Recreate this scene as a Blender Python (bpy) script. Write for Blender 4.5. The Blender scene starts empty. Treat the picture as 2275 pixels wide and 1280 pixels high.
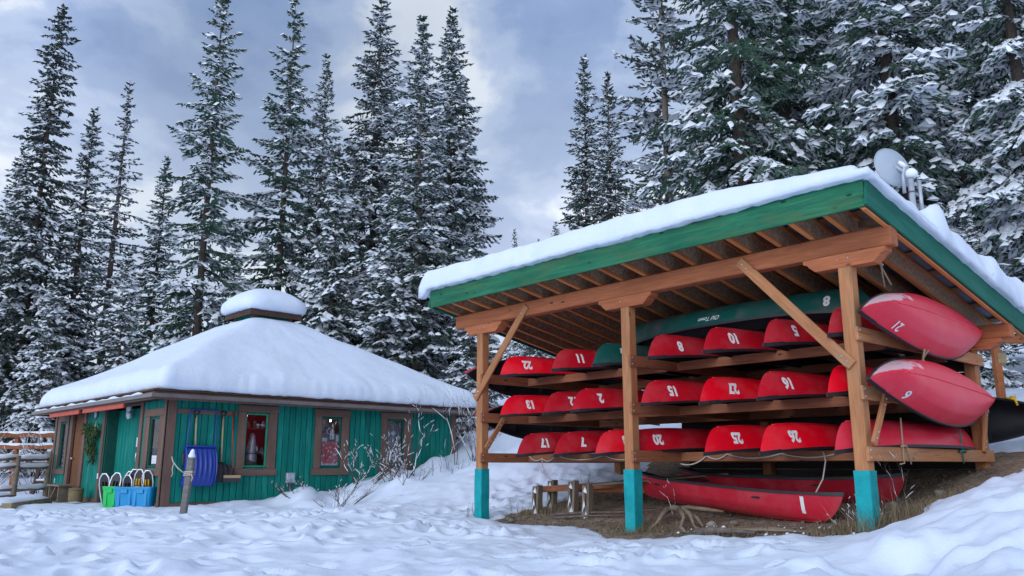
import bpy, bmesh, math, random
import numpy as np
from math import radians, sin, cos, pi, hypot
from mathutils import Matrix, Vector

SC = bpy.context.scene
COL = SC.collection

# ------------------------------------------------------------------ camera
cam_d = bpy.data.cameras.new("camera")
cam = bpy.data.objects.new("camera", cam_d)
COL.objects.link(cam)
cam.location = (0, 0, 0.84)
cam.rotation_euler = (radians(90 + 12.18), 0, 0)
cam_d.sensor_width = 36.0
cam_d.lens = 1824.0 / 2275.0 * 36.0
cam_d.clip_start = 0.05
cam_d.clip_end = 3000
SC.camera = cam

# ------------------------------------------------------------------ world: broken overcast
SUN_EL, SUN_AZ = radians(20), radians(-150)        # azimuth from +Y, clockwise positive
world = bpy.data.worlds.new("World")
SC.world = world
world.use_nodes = True
nt = world.node_tree
nt.nodes.clear()
def wn(t, **k):
    n = nt.nodes.new(t)
    for a, b in k.items():
        setattr(n, a, b)
    return n
L_ = nt.links.new
out = wn('ShaderNodeOutputWorld')
bg = wn('ShaderNodeBackground')
L_(bg.outputs[0], out.inputs[0])
sky = wn('ShaderNodeTexSky', sky_type='NISHITA')
sky.sun_disc = False
sky.sun_elevation = SUN_EL
sky.sun_rotation = SUN_AZ
sky.air_density = 1.0
sky.dust_density = 0.6
skys = wn('ShaderNodeVectorMath', operation='SCALE')
L_(sky.outputs[0], skys.inputs[0])
skys.inputs['Scale'].default_value = 0.085
tc = wn('ShaderNodeTexCoord')
sep = wn('ShaderNodeSeparateXYZ')
L_(tc.outputs['Generated'], sep.inputs[0])
mx = wn('ShaderNodeMath', operation='MAXIMUM'); mx.inputs[1].default_value = 0.0
L_(sep.outputs['Z'], mx.inputs[0])
ad = wn('ShaderNodeMath', operation='ADD'); ad.inputs[1].default_value = 0.32
L_(mx.outputs[0], ad.inputs[0])
dx = wn('ShaderNodeMath', operation='DIVIDE'); dy = wn('ShaderNodeMath', operation='DIVIDE')
L_(sep.outputs['X'], dx.inputs[0]); L_(ad.outputs[0], dx.inputs[1])
L_(sep.outputs['Y'], dy.inputs[0]); L_(ad.outputs[0], dy.inputs[1])
cmb = wn('ShaderNodeCombineXYZ')
L_(dx.outputs[0], cmb.inputs[0]); L_(dy.outputs[0], cmb.inputs[1])
cmb.inputs[2].default_value = 3.7
def wnoise(scale, detail, rough, dist, off):
    mp = wn('ShaderNodeMapping')
    mp.inputs['Location'].default_value = off
    L_(cmb.outputs[0], mp.inputs['Vector'])
    n = wn('ShaderNodeTexNoise')
    n.inputs['Scale'].default_value = scale
    n.inputs['Detail'].default_value = detail
    n.inputs['Roughness'].default_value = rough
    n.inputs['Distortion'].default_value = dist
    L_(mp.outputs[0], n.inputs['Vector'])
    return n
n1 = wnoise(3.4, 10, 0.54, 0.18, (9.3, 5.5, 0.0))
n2 = wnoise(0.9, 4, 0.5, 0.2, (5.2, 1.1, 0.4))
def wramp(src, stops):
    r = wn('ShaderNodeValToRGB')
    r.color_ramp.interpolation = 'EASE'
    e = r.color_ramp.elements
    while len(e) < len(stops):
        e.new(0.5)
    for el, (p, c) in zip(e, stops):
        el.position = p
        el.color = (*c, 1)
    L_(src, r.inputs[0])
    return r
cl = wramp(n1.outputs[0], [(0.30, (0.200, 0.300, 0.550)), (0.42, (0.295, 0.405, 0.660)),
                           (0.50, (0.440, 0.550, 0.785)), (0.60, (0.840, 0.900, 0.990))])
cov = wramp(n2.outputs[0], [(0.30, (0.55, 0.55, 0.55)), (0.55, (1, 1, 1))])
mixc = wn('ShaderNodeMix', data_type='RGBA')
L_(cov.outputs[0], mixc.inputs['Factor'])
L_(skys.outputs[0], mixc.inputs['A'])
L_(cl.outputs[0], mixc.inputs['B'])
# thin bright cloud near the horizon all the way round
hz = wn('ShaderNodeMapRange')
hz.inputs['From Min'].default_value = 0.06
hz.inputs['From Max'].default_value = 0.50
hz.inputs['To Min'].default_value = 0.58
hz.inputs['To Max'].default_value = 0.0
L_(sep.outputs['Z'], hz.inputs['Value'])
mixh = wn('ShaderNodeMix', data_type='RGBA')
L_(hz.outputs[0], mixh.inputs['Factor'])
L_(mixc.outputs['Result'], mixh.inputs['A'])
mixh.inputs['B'].default_value = (0.80, 0.86, 0.95, 1)
L_(mixh.outputs['Result'], bg.inputs['Color'])
bg.inputs['Strength'].default_value = 1.0

# ------------------------------------------------------------------ sun (veiled by cloud)
sun_d = bpy.data.lights.new("sun", 'SUN')
sun = bpy.data.objects.new("sun", sun_d)
COL.objects.link(sun)
sun_d.energy = 1.5
sun_d.angle = radians(45)
sun_d.color = (0.86, 0.92, 1.0)
sdir = Vector((sin(SUN_AZ) * cos(SUN_EL), cos(SUN_AZ) * cos(SUN_EL), sin(SUN_EL)))
sun.rotation_euler = sdir.to_track_quat('Z', 'Y').to_euler()

SC.view_settings.view_transform = 'Standard'
SC.view_settings.look = 'None'
SC.view_settings.gamma = 1.0
SC.view_settings.use_curve_mapping = False
SC.view_settings.exposure = 0.16
SC.render.engine = 'CYCLES'
SC.cycles.use_denoising = True
SC.cycles.max_bounces = 8
SC.cycles.diffuse_bounces = 4
SC.cycles.transparent_max_bounces = 8

# ================================================================== helpers
rng = np.random.default_rng(7)
random.seed(7)

def new_obj(name, me, parent=None, mats=None, smooth=False):
    o = bpy.data.objects.new(name, me)
    COL.objects.link(o)
    if parent is not None:
        o.parent = parent
    return o

def make_mesh(name, v, f, mats, smooth=False, midx=None):
    me = bpy.data.meshes.new(name)
    v = np.asarray(v, dtype=np.float32)
    if isinstance(f, np.ndarray):
        nf, k = f.shape
        me.vertices.add(len(v)); me.vertices.foreach_set('co', v.ravel())
        me.loops.add(nf * k); me.loops.foreach_set('vertex_index', f.astype(np.int32).ravel())
        me.polygons.add(nf)
        me.polygons.foreach_set('loop_start', np.arange(0, nf * k, k, dtype=np.int32))
        me.polygons.foreach_set('loop_total', np.full(nf, k, dtype=np.int32))
        me.update(calc_edges=True)
    else:
        me.from_pydata(v.tolist(), [], f)
        me.update()
    for m in (mats if isinstance(mats, (list, tuple)) else [mats]):
        me.materials.append(m)
    if midx is not None:
        me.polygons.foreach_set('material_index', np.asarray(midx, dtype=np.int32))
    if smooth:
        me.polygons.foreach_set('use_smooth', np.ones(len(me.polygons), dtype=bool))
    me.validate()
    return me

def obj(name, v, f, mat, parent=None, smooth=False, midx=None):
    return new_obj(name, make_mesh(name, v, f, mat, smooth, midx), parent)

def tag(o, label, cat, group=None, kind=None):
    o['label'] = label
    o['category'] = cat
    if group: o['group'] = group
    if kind: o['kind'] = kind
    return o

def empty(name, mat4=None):
    o = bpy.data.objects.new(name, None)
    o.empty_display_size = 0.2
    COL.objects.link(o)
    if mat4 is not None:
        o.matrix_world = mat4
    return o

class MB:
    """collects geometry for one mesh"""
    def __init__(s): s.v = []; s.f = []; s.m = []; s.n = 0
    def add(s, v, f, m=0):
        b = s.n
        s.v.extend([tuple(map(float, p)) for p in v])
        for q in f:
            s.f.append([i + b for i in q]); s.m.append(m)
        s.n = len(s.v)
        return s
    def box(s, a, b, m=0, ch=0.0):
        v, f = cbox_vf(a, b, ch)
        return s.add(v, f, m)
    def tube(s, pts, r, sides=6, m=0, cap=True):
        v, f = tube_vf(pts, r, sides, cap)
        return s.add(v, f, m)
    def obj(s, name, mat, parent=None, smooth=False):
        return obj(name, s.v, s.f, mat, parent, smooth, s.m if isinstance(mat, (list, tuple)) else None)

def cbox_vf(a, b, ch=0.0):
    a = np.minimum(a, b) * 1.0; b = np.maximum(np.array(a), b) * 1.0
    if ch <= 0:
        v = [(x, y, z) for x in (a[0], b[0]) for y in (a[1], b[1]) for z in (a[2], b[2])]
        f = [[0, 1, 3, 2], [4, 6, 7, 5], [0, 4, 5, 1], [2, 3, 7, 6], [0, 2, 6, 4], [1, 5, 7, 3]]
        return v, f
    v = []; f = []
    lo, hi = np.array(a, float), np.array(b, float)
    idx = {}
    for sx in (0, 1):
        for sy in (0, 1):
            for sz in (0, 1):
                s_ = (sx, sy, sz)
                for ax in range(3):
                    p = [0, 0, 0]
                    for k in range(3):
                        e = hi[k] if s_[k] else lo[k]
                        if k != ax:
                            e += -ch if s_[k] else ch
                        p[k] = e
                    idx[(s_, ax)] = len(v)
                    v.append(tuple(p))
    def S(x, y, z): return (x, y, z)
    for ax in range(3):
        o1, o2 = [k for k in range(3) if k != ax]
        for sd in (0, 1):
            q = []
            for (p, r) in ((0, 0), (1, 0), (1, 1), (0, 1)):
                s_ = [0, 0, 0]; s_[ax] = sd; s_[o1] = p; s_[o2] = r
                q.append(idx[(tuple(s_), ax)])
            f.append(q)
    for ax in range(3):            # edges parallel to ax
        o1, o2 = [k for k in range(3) if k != ax]
        for p in (0, 1):
            for r in (0, 1):
                s0 = [0, 0, 0]; s0[o1] = p; s0[o2] = r
                s1 = list(s0); s1[ax] = 1
                s0, s1 = tuple(s0), tuple(s1)
                f.append([idx[(s0, o1)], idx[(s0, o2)], idx[(s1, o2)], idx[(s1, o1)]])
    for sx in (0, 1):
        for sy in (0, 1):
            for sz in (0, 1):
                f.append([idx[((sx, sy, sz), k)] for k in range(3)])
    # consistent normals: orient away from centre
    c = (lo + hi) / 2
    va = np.array(v)
    for q in f:
        p = va[q]
        n = np.cross(p[1] - p[0], p[2] - p[0])
        if np.dot(n, p.mean(0) - c) < 0:
            q.reverse()
    return v, f

def tube_vf(pts, r, sides=6, cap=True):
    pts = np.asarray(pts, float); n = len(pts)
    r = np.broadcast_to(np.asarray(r, float), (n,))
    t = np.gradient(pts, axis=0)
    t /= np.linalg.norm(t, axis=1)[:, None] + 1e-9
    up = np.array([0, 0, 1.0]) if abs(t[0][2]) < 0.9 else np.array([1.0, 0, 0])
    v = []; f = []
    u = None
    for i in range(n):
        if u is None:
            u = np.cross(up, t[i])
        u = u - t[i] * np.dot(u, t[i]); u /= np.linalg.norm(u) + 1e-9
        w = np.cross(t[i], u)
        for k in range(sides):
            a = 2 * pi * k / sides
            v.append(pts[i] + (u * cos(a) + w * sin(a)) * r[i])
    for i in range(n - 1):
        for k in range(sides):
            k2 = (k + 1) % sides
            f.append([i * sides + k, i * sides + k2, (i + 1) * sides + k2, (i + 1) * sides + k])
    if cap:
        f.append(list(range(sides))[::-1]); f.append([(n - 1) * sides + k for k in range(sides)])
    return v, f

_timber = {}
def timber(name, length, w, h, mat, parent, p0, xdir, zdir=(0, 0, 1), ch=0.006):
    """a squared timber: mesh runs along its own +X from 0 to length, centred in Y and Z"""
    key = (round(length, 3), round(w, 3), round(h, 3), mat.name, ch)
    me = _timber.get(key)
    if me is None:
        v, f = cbox_vf(np.array([0, -w / 2, -h / 2]), np.array([length, w / 2, h / 2]), ch)
        me = make_mesh(name, v, f, mat); _timber[key] = me
    o = new_obj(name, me, parent)
    x = Vector(xdir).normalized(); z = Vector(zdir)
    y = z.cross(x).normalized(); z = x.cross(y)
    M = Matrix((x, y, z)).transposed().to_4x4(); M.translation = Vector(p0)
    o.matrix_basis = M
    return o

def span(name, a, b, w, h, mat, parent, zdir=(0, 0, 1), ch=0.006):
    a = Vector(a); b = Vector(b)
    return timber(name, (b - a).length, w, h, mat, parent, a, b - a, zdir, ch)

def grid_faces(nx, ny):
    i = np.arange(nx - 1)[:, None] * ny + np.arange(ny - 1)[None, :]
    return np.stack([i, i + ny, i + ny + 1, i + 1], -1).reshape(-1, 4)

# value noise -------------------------------------------------------
_perm = np.random.default_rng(3).random((256, 256))
def vnoise(x, y, seed=0):
    x = np.asarray(x, float) + seed * 17.31; y = np.asarray(y, float) + seed * 9.77
    xi = np.floor(x).astype(int); yi = np.floor(y).astype(int)
    fx = x - xi; fy = y - yi
    fx = fx * fx * fx * (fx * (fx * 6 - 15) + 10); fy = fy * fy * fy * (fy * (fy * 6 - 15) + 10)
    g = lambda a, b: _perm[(xi + a) % 256, (yi + b) % 256]
    return (g(0, 0) * (1 - fx) * (1 - fy) + g(1, 0) * fx * (1 - fy) + g(0, 1) * (1 - fx) * fy + g(1, 1) * fx * fy) * 2 - 1
def fbm(x, y, oct=4, seed=0, gain=0.5):
    s = 0; a = 1.0; t = 0
    for k in range(oct):
        s = s + a * vnoise(x * 2 ** k, y * 2 ** k, seed + k * 3); t += a; a *= gain
    return s / t
def sstep(e0, e1, x):
    t = np.clip((x - e0) / (e1 - e0), 0, 1)
    return t * t * (3 - 2 * t)

# ================================================================== materials
def mat_new(name):
    m = bpy.data.materials.new(name)
    m.use_nodes = True
    n = m.node_tree
    b = n.nodes['Principled BSDF']
    return m, n, b
class NT:
    def __init__(s, n): s.n = n
    def node(s, t, **k):
        x = s.n.nodes.new(t)
        for a, b in k.items(): setattr(x, a, b)
        return x
    def link(s, a, b): s.n.links.new(a, b)
    def coord(s, kind='Object', scale=(1, 1, 1), rand=True):
        t = s.node('ShaderNodeTexCoord')
        mp = s.node('ShaderNodeMapping')
        mp.inputs['Scale'].default_value = scale
        s.link(t.outputs[kind], mp.inputs['Vector'])
        if rand:
            oi = s.node('ShaderNodeObjectInfo')
            mm = s.node('ShaderNodeMath', operation='MULTIPLY'); mm.inputs[1].default_value = 57.0
            s.link(oi.outputs['Random'], mm.inputs[0])
            cb = s.node('ShaderNodeCombineXYZ')
            for k in range(3): s.link(mm.outputs[0], cb.inputs[k])
            s.link(cb.outputs[0], mp.inputs['Location'])
        return mp.outputs[0]
    def noise(s, vec, scale, detail=4, rough=0.55, dist=0.0):
        n = s.node('ShaderNodeTexNoise')
        n.inputs['Scale'].default_value = scale; n.inputs['Detail'].default_value = detail
        n.inputs['Roughness'].default_value = rough; n.inputs['Distortion'].default_value = dist
        s.link(vec, n.inputs['Vector'])
        return n.outputs[0]
    def ramp(s, fac, stops):
        r = s.node('ShaderNodeValToRGB'); e = r.color_ramp.elements
        while len(e) < len(stops): e.new(0.5)
        for el, (p, c) in zip(e, stops):
            el.position = p; el.color = (*c, 1) if len(c) == 3 else c
        s.link(fac, r.inputs[0])
        return r.outputs[0]
    def mix(s, fac, a, b, mode='MIX'):
        m = s.node('ShaderNodeMix', data_type='RGBA', blend_type=mode)
        for val, nm in ((fac, 'Factor'), (a, 'A'), (b, 'B')):
            if hasattr(val, 'is_linked'): s.link(val, m.inputs[nm])
            elif isinstance(val, (int, float)): m.inputs[nm].default_value = val
            else: m.inputs[nm].default_value = (*val, 1)
        return m.outputs['Result']
    def bump(s, h, strength, dist=0.02, b=None):
        x = s.node('ShaderNodeBump')
        x.inputs['Strength'].default_value = strength; x.inputs['Distance'].default_value = dist
        s.link(h, x.inputs['Height'])
        s.link(x.outputs[0], b.inputs['Normal'])
    def randval(s, lo, hi):
        oi = s.node('ShaderNodeObjectInfo')
        mr = s.node('ShaderNodeMapRange')
        mr.inputs['To Min'].default_value = lo; mr.inputs['To Max'].default_value = hi
        s.link(oi.outputs['Random'], mr.inputs['Value'])
        return mr.outputs[0]
    def scale_col(s, col, val):
        v = s.node('ShaderNodeVectorMath', operation='SCALE')
        s.link(col, v.inputs[0])
        if hasattr(val, 'is_linked'): s.link(val, v.inputs['Scale'])
        else: v.inputs['Scale'].default_value = val
        return v.outputs[0]

def wood(name, c1, c2, rough=0.65, grain=(1.3, 16, 16), bump=0.25, knots=True, var=0.16, weather=None):
    m, n, b = mat_new(name); t = NT(n)
    v = t.coord('Object', grain)
    g = t.noise(v, 2.0, 6, 0.65, 0.6)
    col = t.ramp(g, [(0.30, c1), (0.55, tuple((a + d) / 2 for a, d in zip(c1, c2))), (0.75, c2)])
    v2 = t.coord('Object', (1.0, 4, 4))
    big = t.noise(v2, 1.1, 3)
    col = t.mix(t.ramp(big, [(0.40, (0, 0, 0)), (0.75, (0.55, 0.55, 0.55))]), col, tuple(x * 0.55 for x in c1))
    if knots:
        v3 = t.coord('Object', (2.2, 5, 5))
        vo = t.node('ShaderNodeTexVoronoi'); vo.inputs['Scale'].default_value = 1.3
        t.link(v3, vo.inputs['Vector'])
        k = t.ramp(vo.outputs['Distance'], [(0.06, (1, 1, 1)), (0.14, (0, 0, 0))])
        col = t.mix(k, col, tuple(x * 0.35 for x in c1))
    ck = t.noise(t.coord('Object', (0.7, 34, 34)), 1.5, 3, 0.5)
    col = t.mix(t.ramp(ck, [(0.66, (0, 0, 0)), (0.72, (0.75, 0.75, 0.75))]), col, tuple(x * 0.30 for x in c1))
    if weather:
        w = t.noise(t.coord('Object', (0.8, 3, 3)), 1.6, 5, 0.6)
        col = t.mix(t.ramp(w, [(0.5, (0, 0, 0)), (0.72, (0.7, 0.7, 0.7))]), col, weather)
    col = t.scale_col(col, t.randval(1 - var, 1 + var))
    t.link(col, b.inputs['Base Color'])
    b.inputs['Roughness'].default_value = rough
    b.inputs['Specular IOR Level'].default_value = 0.18
    t.bump(g, bump, 0.01, b)
    return m

def plain(name, c, rough=0.5, metallic=0.0, nscale=8.0, var=0.18, bump=0.08, rv=0.0, kind='Object', spec=None):
    m, n, b = mat_new(name); t = NT(n)
    v = t.coord(kind, (1, 1, 1))
    g = t.noise(v, nscale, 5, 0.6)
    lo = tuple(x * (1 - var) for x in c); hi = tuple(min(1, x * (1 + var)) for x in c)
    col = t.ramp(g, [(0.3, lo), (0.7, hi)])
    if rv: col = t.scale_col(col, t.randval(1 - rv, 1 + rv))
    t.link(col, b.inputs['Base Color'])
    b.inputs['Roughness'].default_value = rough
    b.inputs['Metallic'].default_value = metallic
    if spec is not None: b.inputs['Specular IOR Level'].default_value = spec
    if bump: t.bump(g, bump, 0.01, b)
    return m

M = {}
def snow_mat(name, fine=1.0, scl=1.0):
    m, n, b = mat_new(name); t = NT(n)
    v = t.coord('Object', (1, 1, 1), rand=False)
    a = t.noise(v, 5.0 * scl, 6, 0.6)
    c = t.noise(v, 45.0 * scl, 4, 0.6)
    col = t.ramp(a, [(0.3, (0.68, 0.77, 0.92)), (0.7, (0.75, 0.82, 0.93))])
    t.link(col, b.inputs['Base Color'])
    b.inputs['Roughness'].default_value = 0.75
    b.inputs['Specular IOR Level'].default_value = 0.25
    h = t.node('ShaderNodeMath', operation='MULTIPLY_ADD')
    t.link(c, h.inputs[0]); h.inputs[1].default_value = 0.22
    t.link(a, h.inputs[2])
    t.bump(h.outputs[0], 0.45 * fine, 0.03, b)
    return m
M['snow'] = snow_mat('snow')
M['snow_roof'] = snow_mat('snow_roof', 1.3, 0.6)
def tree_snow_mat():
    m, n, b = mat_new('snow_on_boughs')
    b.inputs['Base Color'].default_value = (0.84, 0.88, 0.94, 1)
    b.inputs['Roughness'].default_value = 0.8
    b.inputs['Specular IOR Level'].default_value = 0.15
    return m
M['tsnow'] = tree_snow_mat()
M['stain'] = wood('red_brown_stained_timber', (0.36, 0.115, 0.052), (0.58, 0.205, 0.092))
M['stain_post'] = wood('weathered_stained_post', (0.36, 0.150, 0.066), (0.58, 0.265, 0.122), weather=(0.33, 0.22, 0.135))
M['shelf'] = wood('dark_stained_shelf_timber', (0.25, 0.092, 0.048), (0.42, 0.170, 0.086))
M['flange'] = wood('orange_flange_timber', (0.50, 0.180, 0.062), (0.70, 0.280, 0.105), knots=False)
M['osb'] = plain('strand_board', (0.42, 0.28, 0.18), 0.8, nscale=26, var=0.5, bump=0.2)
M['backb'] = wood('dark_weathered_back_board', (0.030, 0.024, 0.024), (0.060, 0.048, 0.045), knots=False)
M['purlin'] = wood('rough_purlin', (0.22, 0.12, 0.07), (0.34, 0.20, 0.12), knots=False)
M['fascia'] = wood('green_stained_fascia', (0.008, 0.115, 0.066), (0.050, 0.235, 0.115), grain=(0.8, 11, 11), knots=True, var=0.05, weather=(0.085, 0.150, 0.060))
M['fascia2'] = wood('teal_stained_fascia', (0.008, 0.115, 0.085), (0.022, 0.175, 0.120), grain=(0.8, 11, 11), knots=False, var=0.05)
M['brown'] = wood('brown_painted_trim', (0.165, 0.100, 0.080), (0.225, 0.142, 0.112), grain=(1, 9, 9), knots=False, var=0.07, bump=0.2)
M['brown_dark'] = wood('dark_brown_board', (0.075, 0.042, 0.032), (0.115, 0.066, 0.050), knots=False, var=0.08)
M['door'] = wood('oiled_wood_door', (0.16, 0.065, 0.030), (0.27, 0.115, 0.055))
M['gboard'] = wood('green_painted_board', (0.002, 0.175, 0.145), (0.004, 0.260, 0.210), grain=(1.0, 7, 7), knots=False, var=0.17, bump=0.25, weather=(0.030, 0.27, 0.205))
M['gdark'] = plain('green_painted_backing', (0.002, 0.085, 0.066), 0.7)
M['gtrim'] = plain('bright_green_sash_paint', (0.010, 0.24, 0.125), 0.45)
M['teal'] = plain('turquoise_paint', (0.008, 0.37, 0.41), 0.55, nscale=14, var=0.28, bump=0.35)
def worn_paint(name, c, under):
    m, n, b = mat_new(name); t = NT(n)
    v = t.coord('Object', (1, 1, 1))
    g = t.noise(v, 6, 6, 0.65); g2 = t.noise(v, 28, 5, 0.7)
    col = t.ramp(g, [(0.3, tuple(x * .72 for x in c)), (0.7, tuple(min(1, x * 1.18) for x in c))])
    mm = t.node('ShaderNodeMath', operation='MULTIPLY_ADD'); t.link(g2, mm.inputs[0]); mm.inputs[1].default_value = .6; t.link(g, mm.inputs[2])
    col = t.mix(t.ramp(mm.outputs[0], [(0.96, (0, 0, 0)), (1.02, (0.85, 0.85, 0.85))]), col, under)
    t.link(col, b.inputs['Base Color']); b.inputs['Roughness'].default_value = .6; b.inputs['Specular IOR Level'].default_value = .25
    t.bump(g2, .45, .012, b)
    return m
M['teal'] = worn_paint('worn_turquoise_paint', (0.008, 0.35, 0.38), (0.10, 0.16, 0.15))
M['black'] = plain('black_vinyl', (0.012, 0.013, 0.018), 0.5)
M['inner'] = plain('dark_canoe_inside', (0.020, 0.022, 0.028), 0.6)
M['white'] = plain('white_decal', (0.80, 0.80, 0.80), 0.5, var=0.05, bump=0)
M['bolt'] = plain('zinc_bolt', (0.62, 0.63, 0.66), 0.35, 0.9)
M['metal'] = plain('galvanised_sheet', (0.20, 0.235, 0.29), 0.5, 0.3, nscale=5)
M['gutter'] = plain('painted_gutter', (0.155, 0.135, 0.135), 0.4, nscale=3)
M['dish'] = plain('grey_dish_paint', (0.36, 0.43, 0.52), 0.5, nscale=2, var=0.06, bump=0)
M['greymetal'] = plain('light_grey_metal', (0.42, 0.46, 0.53), 0.45, 0.2)
M['bark'] = plain('conifer_bark', (0.085, 0.064, 0.052), 0.9, nscale=14, var=0.5, bump=0.5)
M['bark_pale'] = plain('pale_conifer_bark', (0.155, 0.125, 0.105), 0.9, nscale=14, var=0.4, bump=0.5)
M['twig'] = plain('bare_twig', (0.075, 0.045, 0.038), 0.8, var=0.3, bump=0)
M['dirt'] = None
M['graywood'] = wood('grey_weathered_wood', (0.17, 0.155, 0.145), (0.31, 0.29, 0.27), knots=False)
M['log'] = wood('weathered_log', (0.16, 0.125, 0.095), (0.30, 0.24, 0.185), grain=(2, 6, 6), knots=False)
M['palewood'] = wood('pale_wood_handle', (0.50, 0.35, 0.20), (0.62, 0.46, 0.29), knots=False, bump=0.05)
M['plank'] = wood('pale_treated_plank', (0.24, 0.175, 0.095), (0.36, 0.275, 0.155))
M['orange'] = wood('orange_stained_rail', (0.24, 0.075, 0.028), (0.36, 0.13, 0.055))
M['redpaint'] = plain('red_orange_paint', (0.52, 0.055, 0.020), 0.5)
M['redhandle'] = plain('red_handle', (0.45, 0.012, 0.018), 0.35)
M['blue'] = plain('blue_plastic', (0.016, 0.050, 0.33), 0.4, var=0.1, bump=0.02)
M['binblue'] = plain('bright_blue_plastic', (0.004, 0.27, 0.56), 0.4, var=0.06, bump=0.02)
M['bingreen'] = plain('bright_green_plastic', (0.006, 0.52, 0.10), 0.4, var=0.06, bump=0.02)
M['rope'] = plain('pale_rope', (0.52, 0.46, 0.38), 0.8, nscale=60)
M['rope_tan'] = plain('tan_rope', (0.33, 0.25, 0.17), 0.8, nscale=60)
M['rope_green'] = plain('green_rope', (0.02, 0.16, 0.14), 0.8, nscale=60)
M['rope_yellow'] = plain('yellow_rope', (0.62, 0.40, 0.02), 0.7, nscale=60)
M['aluminium'] = plain('aluminium_tube', (0.75, 0.77, 0.80), 0.3, 0.6)
M['yellow'] = plain('yellow_webbing', (0.62, 0.34, 0.01), 0.6)
M['paper'] = plain('paper', (0.72, 0.74, 0.78), 0.7, var=0.04, bump=0)
M['paperblue'] = plain('blue_printed_paper', (0.30, 0.40, 0.75), 0.6, var=0.15, nscale=20, bump=0)
M['maroon'] = plain('maroon_wall', (0.20, 0.020, 0.030), 0.7)
M['drygrass'] = plain('dry_grass', (0.22, 0.165, 0.095), 0.9, var=0.3, bump=0)
M['root'] = wood('bleached_root', (0.19, 0.145, 0.105), (0.34, 0.27, 0.20), grain=(4, 9, 9), knots=False)
M['stone'] = plain('grey_brown_stone', (0.20, 0.175, 0.15), 0.85, nscale=9, var=0.4, bump=0.4, rv=0.3)
M['silver'] = plain('silver_foil', (0.60, 0.62, 0.66), 0.3, 0.5, nscale=20, var=0.4)
M['bristle'] = plain('grey_bristle', (0.055, 0.05, 0.055), 0.9, nscale=80, var=0.5)

def needle_mat(name, c1, c2, frost=(0.20, 0.235, 0.235)):
    m, n, b = mat_new(name); t = NT(n)
    v = t.coord('Object', (1, 1, 1))
    g = t.noise(v, 1.3, 3)
    g2 = t.noise(v, 9.0, 2)
    col = t.ramp(g, [(0.35, c1), (0.68, c2)])
    col = t.mix(t.ramp(g2, [(0.42, (0, 0, 0)), (0.68, (0.5, 0.5, 0.5))]), col, frost)
    t.link(col, b.inputs['Base Color'])
    b.inputs['Roughness'].default_value = 0.7
    b.inputs['Specular IOR Level'].default_value = 0.2
    return m
M['needle'] = needle_mat('spruce_needles', (0.036, 0.066, 0.048), (0.062, 0.104, 0.072))
M['needle_dark'] = needle_mat('dark_spruce_needles', (0.030, 0.050, 0.040), (0.060, 0.080, 0.056))
M['needle_green'] = needle_mat('green_spruce_needles', (0.042, 0.090, 0.060), (0.074, 0.140, 0.092), (0.13, 0.19, 0.16))
M['needle_pine'] = needle_mat('pine_needles', (0.040, 0.056, 0.042), (0.072, 0.086, 0.060))
M['wreath'] = needle_mat('wreath_needles', (0.035, 0.070, 0.022), (0.060, 0.105, 0.035), (0.09, 0.15, 0.06))

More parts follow.
